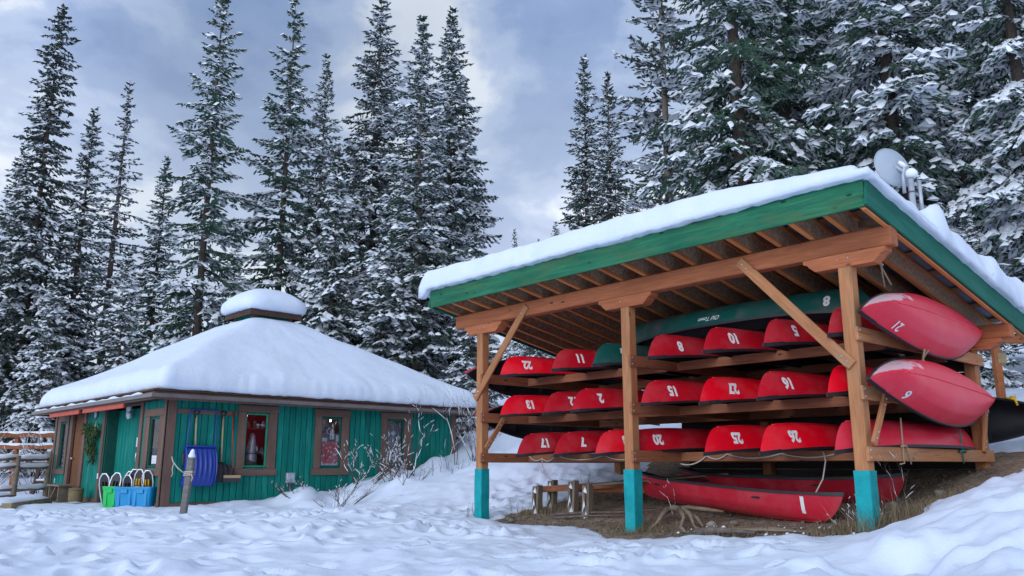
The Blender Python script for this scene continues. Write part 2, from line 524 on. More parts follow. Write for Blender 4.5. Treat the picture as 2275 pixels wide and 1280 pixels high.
def hull_mat(name, frost=False):
    m, n, b = mat_new(name); t = NT(n)
    oi = t.node('ShaderNodeObjectInfo')
    v = t.coord('Object', (1, 1, 1))
    g = t.noise(v, 2.5, 5, 0.6)
    streak = t.noise(t.coord('Object', (1.5, 22, 22)), 2.2, 5, 0.65)
    col = t.mix(t.ramp(g, [(0.35, (0, 0, 0)), (0.75, (0.22, 0.22, 0.22))]), oi.outputs['Color'], (0.45, 0.10, 0.12) if True else (0, 0, 0))
    scr = t.ramp(streak, [(0.62, (0, 0, 0)), (0.80, (0.28, 0.28, 0.28))])
    wn_ = t.node('ShaderNodeMix', data_type='RGBA')
    col2 = t.scale_col(oi.outputs['Color'], 1.35)
    col = t.mix(scr, oi.outputs['Color'], col2)
    sc2 = t.noise(t.coord('Object', (2.0, 60, 60)), 3.0, 4, 0.7)
    col = t.mix(t.ramp(sc2, [(0.63, (0, 0, 0)), (0.72, (0.40, 0.40, 0.40))]), col, (0.62, 0.42, 0.44))
    pale = t.mix(t.ramp(g, [(0.45, (0, 0, 0)), (0.78, (0.20, 0.20, 0.20))]), col, (0.55, 0.26, 0.28))
    col = pale
    rough = 0.38
    if frost:
        # rime frost lying near the bow, over the upper side of the hull
        tcn = t.node('ShaderNodeTexCoord')
        sp = t.node('ShaderNodeSeparateXYZ'); t.link(tcn.outputs['Object'], sp.inputs[0])
        ax = t.node('ShaderNodeMapRange'); ax.inputs['From Min'].default_value = -0.55; ax.inputs['From Max'].default_value = -1.95
        t.link(sp.outputs['X'], ax.inputs['Value'])
        ay = t.node('ShaderNodeMapRange'); ay.inputs['From Min'].default_value = 0.02; ay.inputs['From Max'].default_value = -0.10
        t.link(sp.outputs['Y'], ay.inputs['Value'])
        nn = t.noise(t.coord('Object', (1, 1, 1), rand=False), 6, 8, 0.75)
        a1 = t.node('ShaderNodeMath', operation='MULTIPLY'); t.link(ax.outputs[0], a1.inputs[0]); t.link(ay.outputs[0], a1.inputs[1])
        a2 = t.node('ShaderNodeMath', operation='ADD'); t.link(a1.outputs[0], a2.inputs[0]); t.link(nn, a2.inputs[1])
        fz = t.ramp(a2.outputs[0], [(0.88, (0, 0, 0)), (1.0, (0.62, 0.62, 0.62))])
        # fine overall dusting that pales the whole bottom
        du = t.noise(t.coord('Object', (1, 1, 1), rand=False), 60, 3, 0.6)
        col = t.mix(t.ramp(du, [(0.40, (0.02, 0.02, 0.02)), (0.70, (0.10, 0.10, 0.10))]), col, (0.70, 0.36, 0.46))
        col = t.mix(fz, col, (0.80, 0.82, 0.88))
        rough = 0.42
    t.link(col, b.inputs['Base Color'])
    b.inputs['Roughness'].default_value = rough
    b.inputs['Specular IOR Level'].default_value = 0.28
    t.bump(streak, 0.04, 0.01, b)
    return m
M['hull'] = hull_mat('canoe_hull_plastic')
M['hull_frost'] = hull_mat('canoe_hull_frosted', True)

def glass_mat():
    m, n, b = mat_new('window_glass'); t = NT(n)
    o = [x for x in n.nodes if x.type == 'OUTPUT_MATERIAL'][0]
    tr = t.node('ShaderNodeBsdfTransparent'); tr.inputs[0].default_value = (0.94, 0.96, 0.97, 1)
    gl = t.node('ShaderNodeBsdfGlossy'); gl.inputs['Roughness'].default_value = 0.02
    fr = t.node('ShaderNodeFresnel'); fr.inputs[0].default_value = 1.5
    wv = t.noise(t.coord('Object', (1, 1, 1), rand=True), 1.7, 2)
    bp = t.node('ShaderNodeBump'); bp.inputs['Strength'].default_value = 0.04; bp.inputs['Distance'].default_value = 0.05
    t.link(wv, bp.inputs['Height']); t.link(bp.outputs[0], gl.inputs['Normal'])
    f2 = t.node('ShaderNodeMath', operation='MULTIPLY_ADD'); f2.inputs[1].default_value = 1.0; f2.inputs[2].default_value = 0.02
    t.link(fr.outputs[0], f2.inputs[0])
    ms = t.node('ShaderNodeMixShader')
    t.link(f2.outputs[0], ms.inputs[0]); t.link(tr.outputs[0], ms.inputs[1]); t.link(gl.outputs[0], ms.inputs[2])
    t.link(ms.outputs[0], o.inputs['Surface'])
    return m
M['glass'] = glass_mat()
def emis(name, c, s):
    m, n, b = mat_new(name)
    b.inputs['Emission Color'].default_value = (*c, 1); b.inputs['Emission Strength'].default_value = s
    b.inputs['Base Color'].default_value = (*c, 1)
    return m
M['bulb'] = emis('warm_bulb', (1.0, 0.66, 0.34), 35.0)
def dirt_mat():
    m, n, b = mat_new('bare_earth'); t = NT(n)
    v = t.coord('Object', (1, 1, 1), rand=False)
    a = t.noise(v, 1.7, 6, 0.65); c = t.noise(v, 17, 6, 0.7); d = t.noise(v, 60, 3, 0.7)
    col = t.ramp(a, [(0.32, (0.210, 0.145, 0.098)), (0.52, (0.380, 0.275, 0.190)), (0.72, (0.490, 0.370, 0.262))])
    col = t.mix(t.ramp(c, [(0.42, (0.6, 0.6, 0.6)), (0.60, (0, 0, 0))]), col, (0.085, 0.060, 0.040))
    t.link(col, b.inputs['Base Color'])
    b.inputs['Roughness'].default_value = 0.95
    h = t.node('ShaderNodeMath', operation='MULTIPLY_ADD'); t.link(d, h.inputs[0]); h.inputs[1].default_value = 0.4; t.link(c, h.inputs[2])
    t.bump(h.outputs[0], 0.9, 0.04, b)
    return m
M['dirt'] = dirt_mat()
def dots_mat():
    m, n, b = mat_new('red_snowflake_cloth'); t = NT(n)
    v = t.coord('Object', (1, 1, 1), rand=False)
    vo = t.node('ShaderNodeTexVoronoi'); vo.inputs['Scale'].default_value = 13
    t.link(v, vo.inputs['Vector'])
    col = t.mix(t.ramp(vo.outputs['Distance'], [(0.24, (1, 1, 1)), (0.34, (0, 0, 0))]), (0.80, 0.035, 0.060), (0.90, 0.84, 0.84))
    t.link(col, b.inputs['Base Color']); b.inputs['Roughness'].default_value = 0.8
    return m
M['dots'] = dots_mat()

# ================================================================== frames of the two buildings
def frame(x, y, deg):
    return Matrix.Translation((x, y, 0)) @ Matrix.Rotation(radians(deg), 4, 'Z')
FS = frame(1.576, 11.2, -48.24)          # shed: +x along the front (right), +y towards the back
FU = frame(-6.867, 16.493, -46.05)       # hut: near corner at the origin; walls along +y and -x
IS, IU = FS.inverted(), FU.inverted()
def S(x, y, z=0): return FS @ Vector((x, y, z))
def U(x, y, z=0): return FU @ Vector((x, y, z))
def loc_np(F, X, Y):
    I = F.inverted()
    return I[0][0] * X + I[0][1] * Y + I[0][3], I[1][0] * X + I[1][1] * Y + I[1][3]

# ================================================================== terrain
_cp = []
def cpt(p, z=None):
    _cp.append((p[0], p[1], p[2] if z is None else z))
for x, y, z in [(-16, 3, -.15), (-8, 3, -.2), (0, 2, -.2), (8, 3, -.1), (-12, 8, -.05), (-6, 7, -.06), (-1, 7, -.06), (3, 6.5, -.03),
                (-9, 12, 0), (-4, 11, 0), (-1, 10, -.02), (-14, 15, 0), (-6, 14.3, 0), (-2.6, 13.2, .03), (-9.5, 16, 0), (-14, 21, .0),
                (-18, 26, .2), (-10, 27, .4), (-1, 18, .80), (-2.2, 17.5, .62), (0.8, 17, 1.05), (-1.1, 22.6, 1.75), (0.6, 20.5, 1.6), (0, 26, 2.4), (-6, 30, 1.2), (-22, 40, 1.5), (0, 45, 4),
                (11, 14, 1.9), (9.2, 11.5, 1.25), (12, 22, 3.2), (22, 30, 5), (10, 45, 6), (40, 60, 9), (-40, 60, 3), (0, 90, 9), (-60, 30, 0), (40, 15, 3.5), (60, 90, 14), (-70, 90, 6), (15, 8, 1.2)]:
    cpt((x, y, z))
for x, y, z in [(.6, -.6, 0), (-3.5, -.9, 0), (-7, -.9, 0.02), (-3.5, 3.5, 0), (-7, 4, 0), (.6, .6, 0), (.7, 1.6, .04), (.7, 2.6, .2), (.7, 3.6, .28), (.7, 4.3, .36),
                (.7, 5.1, .62), (.8, 6, .86), (.8, 7, .93), (1.0, 8.2, 1.0), (2.4, 3.2, .10), (2.6, 4.6, .26), (2.6, 6.0, .55), (-3, 8, .3), (-8, 8, .3)]:
    w = U(x, y); cpt((w.x, w.y, z))
for x in (-3.0, 0.0, 3.1):
    for y in (-.35, 1.5, 3.6):
        w = S(x, y); cpt((w.x, w.y, .2 * y + .05 * max(0, x) - .03 + (0.05 if y < 0 else 0)))
for x, y, z in [(-3, -1.6, -.02), (0, -1.6, -.04), (3, -1.7, .06), (-4.3, .6, .02), (-4.2, 2.0, .42), (-4.2, 3.4, .85), (-2, 5, 1.25), (1, 5.2, 1.2), (4, 5.2, 1.25),
                (4.35, -1.8, .28), (4.35, -1.1, .40), (4.4, -.5, .52), (4.45, .5, .68), (4.5, 1.3, .80), (4.6, 2.6, .95), (5.6, -1.5, .46), (6, 0.6, .95), (4.2, -3.2, .12)]:
    w = S(x, y); cpt((w.x, w.y, z))
_cp = np.array(_cp)
_d = np.linalg.norm(_cp[:, None, :2] - _cp[None, :, :2], axis=-1)
_A = np.zeros((len(_cp) + 1, len(_cp) + 1)); _A[:-1, :-1] = -_d - np.eye(len(_cp)) * 0.05; _A[-1, :-1] = 1; _A[:-1, -1] = 1
_w = np.linalg.solve(_A, np.append(_cp[:, 2], 0))
def ground(x, y):
    x = np.asarray(x, float); y = np.asarray(y, float)
    sh = np.broadcast(x, y).shape
    X = np.broadcast_to(x, sh).ravel(); Y = np.broadcast_to(y, sh).ravel()
    out_ = np.empty(X.shape)
    for i in range(0, len(X), 20000):
        s_ = slice(i, i + 20000)
        d = np.sqrt((X[s_, None] - _cp[None, :, 0]) ** 2 + (Y[s_, None] - _cp[None, :, 1]) ** 2)
        out_[s_] = -d @ _w[:-1] + _w[-1]
    return out_.reshape(sh)
def gz(x, y): return float(ground(np.array([x]), np.array([y]))[0])

def axis_grid(lo, hi, f0, f1, step, grow=1.16):
    a = list(np.arange(f0, f1 + 1e-6, step))
    s_ = step; p = f1
    while p < hi:
        s_ = min(s_ * grow, 6); p += s_; a.append(p)
    s_ = step; p = f0; b = []
    while p > lo:
        s_ = min(s_ * grow, 6); p -= s_; b.append(p)
    return np.array(b[::-1] + a)
GX = axis_grid(-140, 140, -9.6, 8.4, 0.046)
GY = axis_grid(-6, 220, 5.6, 16.5, 0.046)
XX, YY = np.meshgrid(GX, GY, indexing='ij')
G0 = ground(XX, YY)
sx, sy = loc_np(FS, XX, YY)
ux, uy = loc_np(FU, XX, YY)
# bare earth under the shed roof
def bare_mask(sx, sy):
    n = 0.16 * fbm(sx * 1.6, sy * 1.6, 4, 5) + 0.07 * fbm(sx * 7, sy * 7, 3, 8)
    front = sy + 0.20 + 0.10 * np.sin(sx * 1.3 + 0.6)
    left = sx + 2.85 + 0.18 * np.clip(1.2 - sy, 0, 2)
    right = 3.55 + 0.10 * sy - sx
    back = 4.4 - sy
    return np.minimum(np.minimum(front, left), np.minimum(right, back)) + n
bm_ = bare_mask(sx, sy)
near = np.exp(-np.clip(YY - 6, 0, None) / 30)
lump = 0.075 * fbm(XX * 0.55, YY * 0.55, 3, 1) + 0.060 * fbm(XX * 1.7, YY * 1.5, 3, 11) + 0.022 * fbm(XX * 4.2, YY * 3.6, 3, 21) + 0.010 * fbm(XX * 8.5, YY * 8.5, 2, 27)
Hs = G0 + lump * np.clip(1.4 - np.hypot(XX, YY - 10) / 90, 0.4, 1)
# trodden snow: overlapping footprints with pushed-up rims
fr = np.random.default_rng(21)
def stamp(cx, cy, a, b, th, dep):
    R = max(a, b) * 2.2
    i0, i1 = np.searchsorted(GX, [cx - R, cx + R]); j0, j1 = np.searchsorted(GY, [cy - R, cy + R])
    if i1 <= i0 or j1 <= j0: return
    dx_ = XX[i0:i1, j0:j1] - cx; dy_ = YY[i0:i1, j0:j1] - cy
    u = (dx_ * cos(th) + dy_ * sin(th)) / a; v = (-dx_ * sin(th) + dy_ * cos(th)) / b
    r2 = u * u + v * v
    Hs[i0:i1, j0:j1] += -dep * np.exp(-r2 * r2 * r2 * 0.8) + 0.42 * dep * np.exp(-((np.sqrt(r2) - 1.45) ** 2) * 5)
for _ in range(1150):
    cx = fr.uniform(-9.5, 8.2); cy = 5.6 + 9.5 * fr.random() ** 0.85
    lx, ly = loc_np(FS, cx, cy)
    hx, hy = loc_np(FU, cx, cy)
    if (lx > -3.8 and ly > -0.9 and lx < 4) or (hx > 0.7 and hy > 2.3) or (lx > 3.4 and ly > -2.6): continue
    if hx < 0.4 and hy > -0.7: continue
    dens = 0.5 + 0.5 * float(vnoise(cx * .35, cy * .35, 40))
    if fr.random() > 0.35 + dens: continue
    stamp(cx, cy, fr.uniform(.13, .22), fr.uniform(.08, .13), fr.uniform(0, pi), fr.uniform(.03, .095))
# a beaten track in the snow between the hut and the shed
for _ in range(60):
    u = fr.random(); p = S(-3.9 + fr.normal(0, .4), -.3 + u * 3.6)
    stamp(p.x, p.y, .17, .10, fr.uniform(0, pi), fr.uniform(.02, .06))
# soft hummocks on the bank beside the hut wall and at the right
for _ in range(46):
    u = fr.random(); p = U(fr.uniform(.5, 2.0), 2.4 + u * 5.6)
    stamp(p.x, p.y, fr.uniform(.26, .5), fr.uniform(.24, .42), 0, -fr.uniform(.03, .08))
for _ in range(110):
    p = S(fr.uniform(4.0, 6.0), fr.uniform(-3.2, 3.0))
    stamp(p.x, p.y, fr.uniform(.1, .3), fr.uniform(.08, .2), fr.uniform(0, 3), fr.choice([-1, 1]) * fr.uniform(.01, .035))
# small cap of snow in front of the hut skirting, none against the doors
hutin = (ux < -0.05) & (uy > 0.05) & (ux > -7.1) & (uy < 7.3)
Hs = np.where(hutin, np.minimum(Hs, -0.25), Hs)
# snow thins out under the shed
Hs = Hs + 0.035 - 0.34 * sstep(-0.02, 0.28, bm_) - 0.05 * sstep(-0.35, 0.0, bm_)
V = np.stack([XX, YY, Hs], -1).reshape(-1, 3)
snow_ground = obj('snow_ground', V, grid_faces(len(GX), len(GY)), M['snow'], None, True)
snow_ground['kind'] = 'structure'

# earth below the shed
ex_ = np.arange(-4.2, 5.0, 0.05); ey_ = np.arange(-1.2, 5.4, 0.05)
EX, EY = np.meshgrid(ex_, ey_, indexing='ij')
W0 = np.stack([FS[0][0] * EX + FS[0][1] * EY + FS[0][3], FS[1][0] * EX + FS[1][1] * EY + FS[1][3]], -1)
Ez = ground(W0[..., 0], W0[..., 1]) + 0.03 * fbm(EX * 2.2, EY * 2.2, 4, 31) + 0.018 * fbm(EX * 8, EY * 8, 3, 33) - 0.02
Ez = Ez - 0.5 * sstep(0.1, 0.75, -bare_mask(EX, EY))
earth = obj('bare_earth', np.concatenate([W0, Ez[..., None]], -1).reshape(-1, 3), grid_faces(len(ex_), len(ey_)), M['dirt'], None, True)
earth['kind'] = 'structure'

# ================================================================== canoe shed
shed = empty('canoe_shed', FS)
tag(shed, 'open timber canoe shed with green fascia, turquoise post bases and snowy roof', 'shed')
PX = (-3.09, 0.04, 3.19)
TIERS = ((0.88, 1.03), (1.515, 1.665), (2.145, 2.295))
SL = 0.196
def rz(y): return 3.34 - SL * y                 # underside of the rafters
def bolt(parent, p, n=(0, -1, 0), r=0.016):
    v = []; nn = Vector(n); t = Vector((0, 0, 1)); u = nn.cross(t).normalized()
    pts = []
    for rr, d in ((r, 0.0), (r * .85, .008), (r * .4, .012)):
        for k in range(6):
            a = k * pi / 3
            pts.append(Vector(p) + u * (rr * cos(a)) + t * (rr * sin(a)) + nn * d)
    f = []
    for ring in range(2):
        for k in range(6):
            f.append([ring * 6 + k, ring * 6 + (k + 1) % 6, ring * 6 + 6 + (k + 1) % 6, ring * 6 + 6 + k])
    f.append([12 + k for k in range(6)])
    return obj('bolt', pts, f, M['bolt'], parent)
def pbolt(part, p, n, r=.016):                    # bolt as sub-part of a timber (given in shed coordinates)
    I = part.matrix_basis.inverted()
    o = bolt(part, I @ Vector(p), (I.to_3x3() @ Vector(n)), r)
    return o

def vpost(x, y, z0, z1, w, mat, sleeve=None):
    p = span('post', (x, y, z0), (x, y, z1), w, w, mat, shed, (0, -1, 0), 0.012)
    if sleeve:
        a, b = sleeve; g = w / 2 + .012
        MBs = MB(); n = 9
        # a slightly uneven painted sheath
        rr = random.Random(int(x * 100))
        ring = []
        for k in range(n):
            t = k / (n - 1); zz = a + (b - a) * t
            e = g + rr.uniform(-.002, .004)
            for (qx, qy) in ((-1, -1), (-.82, -1.0), (.82, -1.0), (1, -1), (1, .82), (1, 1), (-1, 1), (-1, -.82)):
                q = np.array([qx, qy]) * e
                if abs(qx) == 1 and abs(qy) == 1: q *= .955
                ring.append((zz - z0, -(q[0]) , q[1]) )
        f = []
        for k in range(n - 1):
            for j in range(8):
                f.append([k * 8 + j, k * 8 + (j + 1) % 8, (k + 1) * 8 + (j + 1) % 8, (k + 1) * 8 + j])
        f.append([(n - 1) * 8 + j for j in range(8)])
        obj('paint_sleeve', ring, f, M['teal'], p)['label'] = 'turquoise painted foot of the post'
    return p
posts = []
for x in PX:
    posts.append(vpost(x, 0, -.35, 2.985, .15, M['stain_post'], (-.35, .785)))
for x in PX:
    vpost(x, 3.35, .2, 2.50, .15, M['stain_post'])
# main beams
span('beam', (-3.73, 0, 3.23), (3.735, 0, 3.23), .17, .222, M['stain'], shed, ch=.012)
span('beam', (-3.73, 3.35, 2.575), (3.735, 3.35, 2.575), .17, .19, M['stain'], shed, ch=.012)
# carved post heads
def corbel(x, y, zt, half=.47, h=.15):
    prof = [(-half, 0), (-half, -.045), (-half + .06, -.07), (-half + .06, -.085), (-half + .14, -h), (half - .14, -h), (half - .06, -.085), (half - .06, -.07), (half, -.045), (half, 0)]
    w = .083; n = len(prof)
    v = [(px, -w, pz) for px, pz in prof] + [(px, w, pz) for px, pz in prof]
    f = [list(range(n)), list(range(n, 2 * n))[::-1]] + [[i, i + n, (i + 1) % n + n, (i + 1) % n] for i in range(n)]
    o = obj('corbel', v, f, M['stain'], shed)
    o.location = (x, y, zt)
    bolt(o, (-.06, -w, -.06), (0, -1, 0), .012); bolt(o, (.06, -w, -.055), (0, -1, 0), .012)
    return o
for x, dx_ in zip(PX, (.08, .0, .0)):
    corbel(x + dx_, 0, 3.118, .47)
for x in PX:
    corbel(x, 3.35, 2.479, .42, .13)
# knee braces on the front face
def brace(a, b, w=.035, h=.125, nb=2, mat=None, n=(0, -1, 0), zdir=None):
    o = span('brace', a, b, w, h, mat or M['stain'], shed, zdir or (Vector(b) - Vector(a)).cross(Vector(n)))
    d = (Vector(b) - Vector(a)).normalized()
    for e, sgn in ((Vector(a), 1), (Vector(b), -1)):
        for k in range(nb):
            pbolt(o, e + d * sgn * (.07 + .08 * k) + Vector(n) * (w / 2), n, .013)
    return o
brace((-1.92, -.094, 3.27), (-3.17, -.094, 1.90), n=(0, -1, 0), mat=M['stain_post'])
brace((1.90, -.094, 3.27), (3.20, -.094, 1.88), n=(0, -1, 0), mat=M['stain_post'])
# racks: an arm on the right face of each frame, three tiers; rails across
for ti, (z0, z1) in enumerate(TIERS):
    zc = (z0 + z1) / 2
    for k, x in enumerate(PX):
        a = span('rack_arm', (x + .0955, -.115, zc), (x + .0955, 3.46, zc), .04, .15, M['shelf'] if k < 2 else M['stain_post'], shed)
        for yy in (-.075,):
            pbolt(a, (x + .1155, yy, zc + .04), (1, 0, 0), .012); pbolt(a, (x + .1155, yy, zc - .04), (1, 0, 0), .012)
    for a_, b_ in ((PX[0], PX[1]), (PX[1], PX[2])):
        for yy in (.93, 2.7):
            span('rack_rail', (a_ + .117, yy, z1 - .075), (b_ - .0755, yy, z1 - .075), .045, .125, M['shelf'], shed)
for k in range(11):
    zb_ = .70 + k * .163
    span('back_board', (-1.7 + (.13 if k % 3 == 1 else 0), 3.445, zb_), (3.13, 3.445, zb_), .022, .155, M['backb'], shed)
# short knee braces under the middle arms
for x in (PX[0], PX[2]):
    brace((x + .136, -.03, 1.06 if x > 0 else 1.10), (x + .136, .36, 1.60), .036, .085, 2, M['stain_post'], n=(1, 0, 0))
brace((PX[2] + .136, 3.30, 1.62), (PX[2] + .136, 3.05, 1.0), .036, .085, 2, M['stain_post'], n=(1, 0, 0))
# rafters: I-joists
slope_dir = Vector((0, 1, -SL)).normalized()
for i in range(19):
    x = -3.655 + i * .4063
    y0, y1 = -.575, 4.12
    r = span('rafter', (x, y0, rz(y0) + .135), (x, y1, rz(y1) + .135), .012, .21, M['osb'], shed, (0, 0, 1), 0.0)
    ln = hypot(y1 - y0, SL * (y1 - y0))
    for zz in (-.1155, .1155):
        v, f = cbox_vf(np.array([0, -.030, zz - .0185]), np.array([ln, .030, zz + .0185]), .003)
        key = ('fl', zz)
        me = _timber.get(key)
        if me is None:
            me = make_mesh('flange', v, f, M['flange']); _timber[key] = me
        new_obj('flange', me, r)
# blocking between rafters over the beams
for i in range(18):
    x = -3.655 + i * .4063
    if i in (17,):
        span('blocking', (x + .06, .12, 3.47), (x + .34, .02, 3.42), .03, .08, M['purlin'], shed)
# purlins across the rafters
for k in range(8):
    y = -.50 + k * .645
    span('purlin', (-3.70, y, rz(y) + .286), (3.70, y, rz(y) + .286), .14, .02, M['purlin'], shed, (0, SL, 1))
# corrugated roof sheet
cx_ = np.arange(-3.80, 3.801, .038); cy_ = np.array([-.605, .9, 2.4, 4.22])
CX, CY = np.meshgrid(cx_, cy_, indexing='ij')
CZ = 3.34 - SL * CY + .312 + .011 * np.cos(CX * 2 * pi / .152)
obj('roof_sheet', np.stack([CX, CY, CZ], -1).reshape(-1, 3), grid_faces(len(cx_), len(cy_)), M['metal'], shed, True)
# fascia boards
f0 = span('fascia_board', (-3.745, -.60, 3.57), (3.725, -.60, 3.57), .032, .285, M['fascia'], shed)
fz = lambda y: 3.43 - SL * (y + .6) + .142
span('fascia_board', (3.742, -.615, fz(-.615)), (3.742, 4.20, fz(4.20)), .032, .275, M['fascia2'], shed, (0, 0, 1))
span('fascia_board', (-3.762, -.615, fz(-.615)), (-3.762, 4.20, fz(4.20)), .032, .275, M['fascia2'], shed, (0, 0, 1))
# drip strip along the top of the front fascia
span('drip_edge', (2.25, -.622, 3.722), (3.76, -.622, 3.722), .018, .035, M['fascia2'], shed)
span('trim_strip', (3.70, -.59, 3.416), (3.70, 4.0, 3.416 - SL * 4.59), .05, .02, M['flange'], shed)

# snow on the shed roof ------------------------------------------------
def snow_sheet(name, xs, ys, top, bot, mat, F):
    X, Y = np.meshgrid(xs, ys, indexing='ij')
    T, B = top(X, Y), bot(X, Y)
    nx, ny = X.shape
    def wv(Z): return np.stack([F[0][0] * X + F[0][1] * Y + F[0][3], F[1][0] * X + F[1][1] * Y + F[1][3], Z], -1).reshape(-1, 3)
    v = np.concatenate([wv(T), wv(B)]); n = nx * ny
    f = grid_faces(nx, ny)
    fb = f[:, ::-1] + n
    idx = np.arange(n).reshape(nx, ny)
    rim = np.concatenate([idx[:, 0], idx[-1, 1:], idx[-2::-1, -1], idx[0, -2:0:-1]])
    r2 = np.roll(rim, -1)
    side = np.stack([rim, rim + n, r2 + n, r2], -1)
    return obj(name, v, np.concatenate([f, fb, side]), mat, None, True)
def shed_snow_top(X, Y):
    ed = np.minimum.reduce([X + 3.94 + .03 * fbm(Y * 3, X * 0 + 2, 3, 3), 3.74 + .10 * fbm(Y * 3.2, X * 0 + 5, 4, 4) + .08 * sstep(.3, 1.6, Y) - X, Y + .70 + .035 * fbm(X * 2.2, Y * 0, 4, 6), 4.35 - Y])
    th = .29 - .19 * sstep(1.5, 3.6, X) * (1 - sstep(-.1, 1.4, Y)) + .05 * fbm(X * .7, Y * .7, 3, 9)
    th = th + .12 * sstep(2.0, 3.2, X) * sstep(.5, 1.5, Y) * (0.6 + 1.5 * fbm(X * 2.6, Y * 2.6, 3, 14))
    th = th + .05 * np.exp(-((X - 2.4) / .9) ** 2 - ((Y - .2) / .7) ** 2)
    e = np.clip(ed / .17, 0, 1)
    prof = np.sqrt(np.clip(1 - (1 - e) ** 2.2, 0, 1))
    return 3.34 - SL * Y + .335 + np.clip(th, .05, 1) * prof + .012 * fbm(X * 5, Y * 5, 3, 17) * prof - .02 * (1 - np.clip(ed / .05, 0, 1))
def shed_snow_bot(X, Y):
    return 3.34 - SL * Y + .325 - .075 * np.maximum(sstep(.0, .05, -.56 - Y), sstep(.0, .05, X - 3.66)) - .11 * sstep(0, .14, -3.74 - X) + .022 * fbm(X * 9, Y * 9, 3, 23) * np.maximum(sstep(.0, .05, -.56 - Y), sstep(.0, .05, X - 3.66))
xs_ = np.unique(np.concatenate([np.linspace(-3.95, -3.4, 16), np.arange(-3.4, 3.3, .075), np.linspace(3.3, 3.84, 14)]))
ys_ = np.unique(np.concatenate([np.linspace(-.72, -.25, 14), np.arange(-.25, 4.0, .08), np.linspace(4.0, 4.34, 6)]))
shed_snow = snow_sheet('roof_snow', xs_, ys_, shed_snow_top, shed_snow_bot, M['snow_roof'], FS)
tag(shed_snow, 'thick blanket of snow on the sloping canoe shed roof', 'snow')

# ================================================================== canoes
CL, CB = 3.9, 0.80
def c_keel(t): return .045 * np.abs(t) ** 4
def c_sheer(t): return .295 + .085 * np.abs(t) ** 3.2
def c_xs(s): return CL / 2 - .07 * (1 - s) - .20 * (1 - np.sqrt(np.clip(1 - (1 - s) ** 2, 0, 1)))
def c_g(t): return np.clip(1 - np.abs(t) ** 2.15, 0, 1) ** .88
def c_sec(s): return np.clip(s, 0, 1) ** .30 * (1 - .03 * s) 
def c_pt(t, s, k=1.0):
    return c_xs(s) * t, CB / 2 * k * c_g(t) * c_sec(s), c_keel(t) + s * (c_sheer(t) - c_keel(t))
def hull_mesh():
    tt = np.sin(np.linspace(-pi / 2, pi / 2, 45)); tt = .55 * tt + .45 * np.linspace(-1, 1, 45)
    ss = np.linspace(0, 1, 15) ** 1.8
    T, Sg = np.meshgrid(tt, ss, indexing='ij')
    V = []; F = []; mi = []; base = 0
    for inner in (0, 1):
        for sd in (1, -1):
            x, y, z = c_pt(T, Sg, 1.0)
            if inner:
                x = x * .994; y = np.clip(y - .012, 0, 9); z = z + .012 * (1 - Sg)
            # soft chine crease along the side
            y = y + (0 if inner else .010 * np.exp(-((Sg - .40) / .06) ** 2) * c_g(T))
            v = np.stack([x, sd * y, z], -1).reshape(-1, 3)
            f = grid_faces(len(tt), len(ss))
            if (sd == 1) == (inner == 0): f = f[:, ::-1]
            V.append(v); F.append(f + base); mi.append(np.full(len(f), inner)); base += len(v)
    return np.concatenate(V), np.concatenate(F), np.concatenate(mi)
_hv, _hf, _hm = hull_mesh()
ME = {}
for k in ('hull', 'hull_frost'):
    ME[k] = make_mesh('hull', _hv, _hf, [M[k], M['inner']], True, _hm)
def gun_mesh(sd):
    t = np.linspace(-1, 1, 41)
    x, y, z = c_pt(t, np.ones_like(t))
    mb = MB()
    prof = [(-.016, -.022), (.012, -.022), (.012, .010), (-.016, .010)]
    v = []; f = []
    for i in range(len(t)):
        for (a, b) in prof:
            v.append((x[i], sd * (max(y[i] + a, .001)) if True else 0, z[i] + b))
    for i in range(len(t) - 1):
        for k in range(4):
            q = [i * 4 + k, i * 4 + (k + 1) % 4, (i + 1) * 4 + (k + 1) % 4, (i + 1) * 4 + k]
            f.append(q if sd < 0 else q[::-1])
    f.append([0, 1, 2, 3]); f.append([(len(t) - 1) * 4 + k for k in range(4)])
    return make_mesh('gunwale', v, f, M['black'])
ME['gun+'] = gun_mesh(1); ME['gun-'] = gun_mesh(-1)
def deck_mesh(e):
    t = np.linspace(.87, 1.0, 8) * e
    x, y, z = c_pt(t, np.ones_like(t))
    v = []; f = []
    for i in range(8):
        yy = max(y[i] + .008, .006)
        v += [(x[i] + (.012 * e if i == 7 else 0), -yy, z[i] + .014), (x[i] + (.012 * e if i == 7 else 0), yy, z[i] + .014), (x[i] + (.012 * e if i == 7 else 0), yy, z[i] - .03), (x[i] + (.012 * e if i == 7 else 0), -yy, z[i] - .03)]
    for i in range(7):
        for k in range(4):
            q = [i * 4 + k, i * 4 + (k + 1) % 4, i * 4 + 4 + (k + 1) % 4, i * 4 + 4 + k]
            f.append(q if e > 0 else q[::-1])
    f.append([0, 1, 2, 3]); f.append([28, 31, 30, 29])
    return make_mesh('deck_plate', v, f, M['black'])
ME['deck+'] = deck_mesh(1); ME['deck-'] = deck_mesh(-1)
def thwart_mesh(x0, w, wid, zo):
    v, f = cbox_vf(np.array([-wid / 2, -w / 2, zo]), np.array([wid / 2, w / 2, zo + .025]), .004)
    return make_mesh('thwart', v, f, M['black'])
_tw = {}
for x0, wid, zo in ((-1.05, .28, .20), (.80, .28, .20), (-.1, .06, .262)):
    _, yy, _ = c_pt(np.array([x0 / (CL / 2)]), np.array([.75]))
    _tw[x0] = thwart_mesh(x0, 2 * float(yy[0]) - .02, wid, zo)

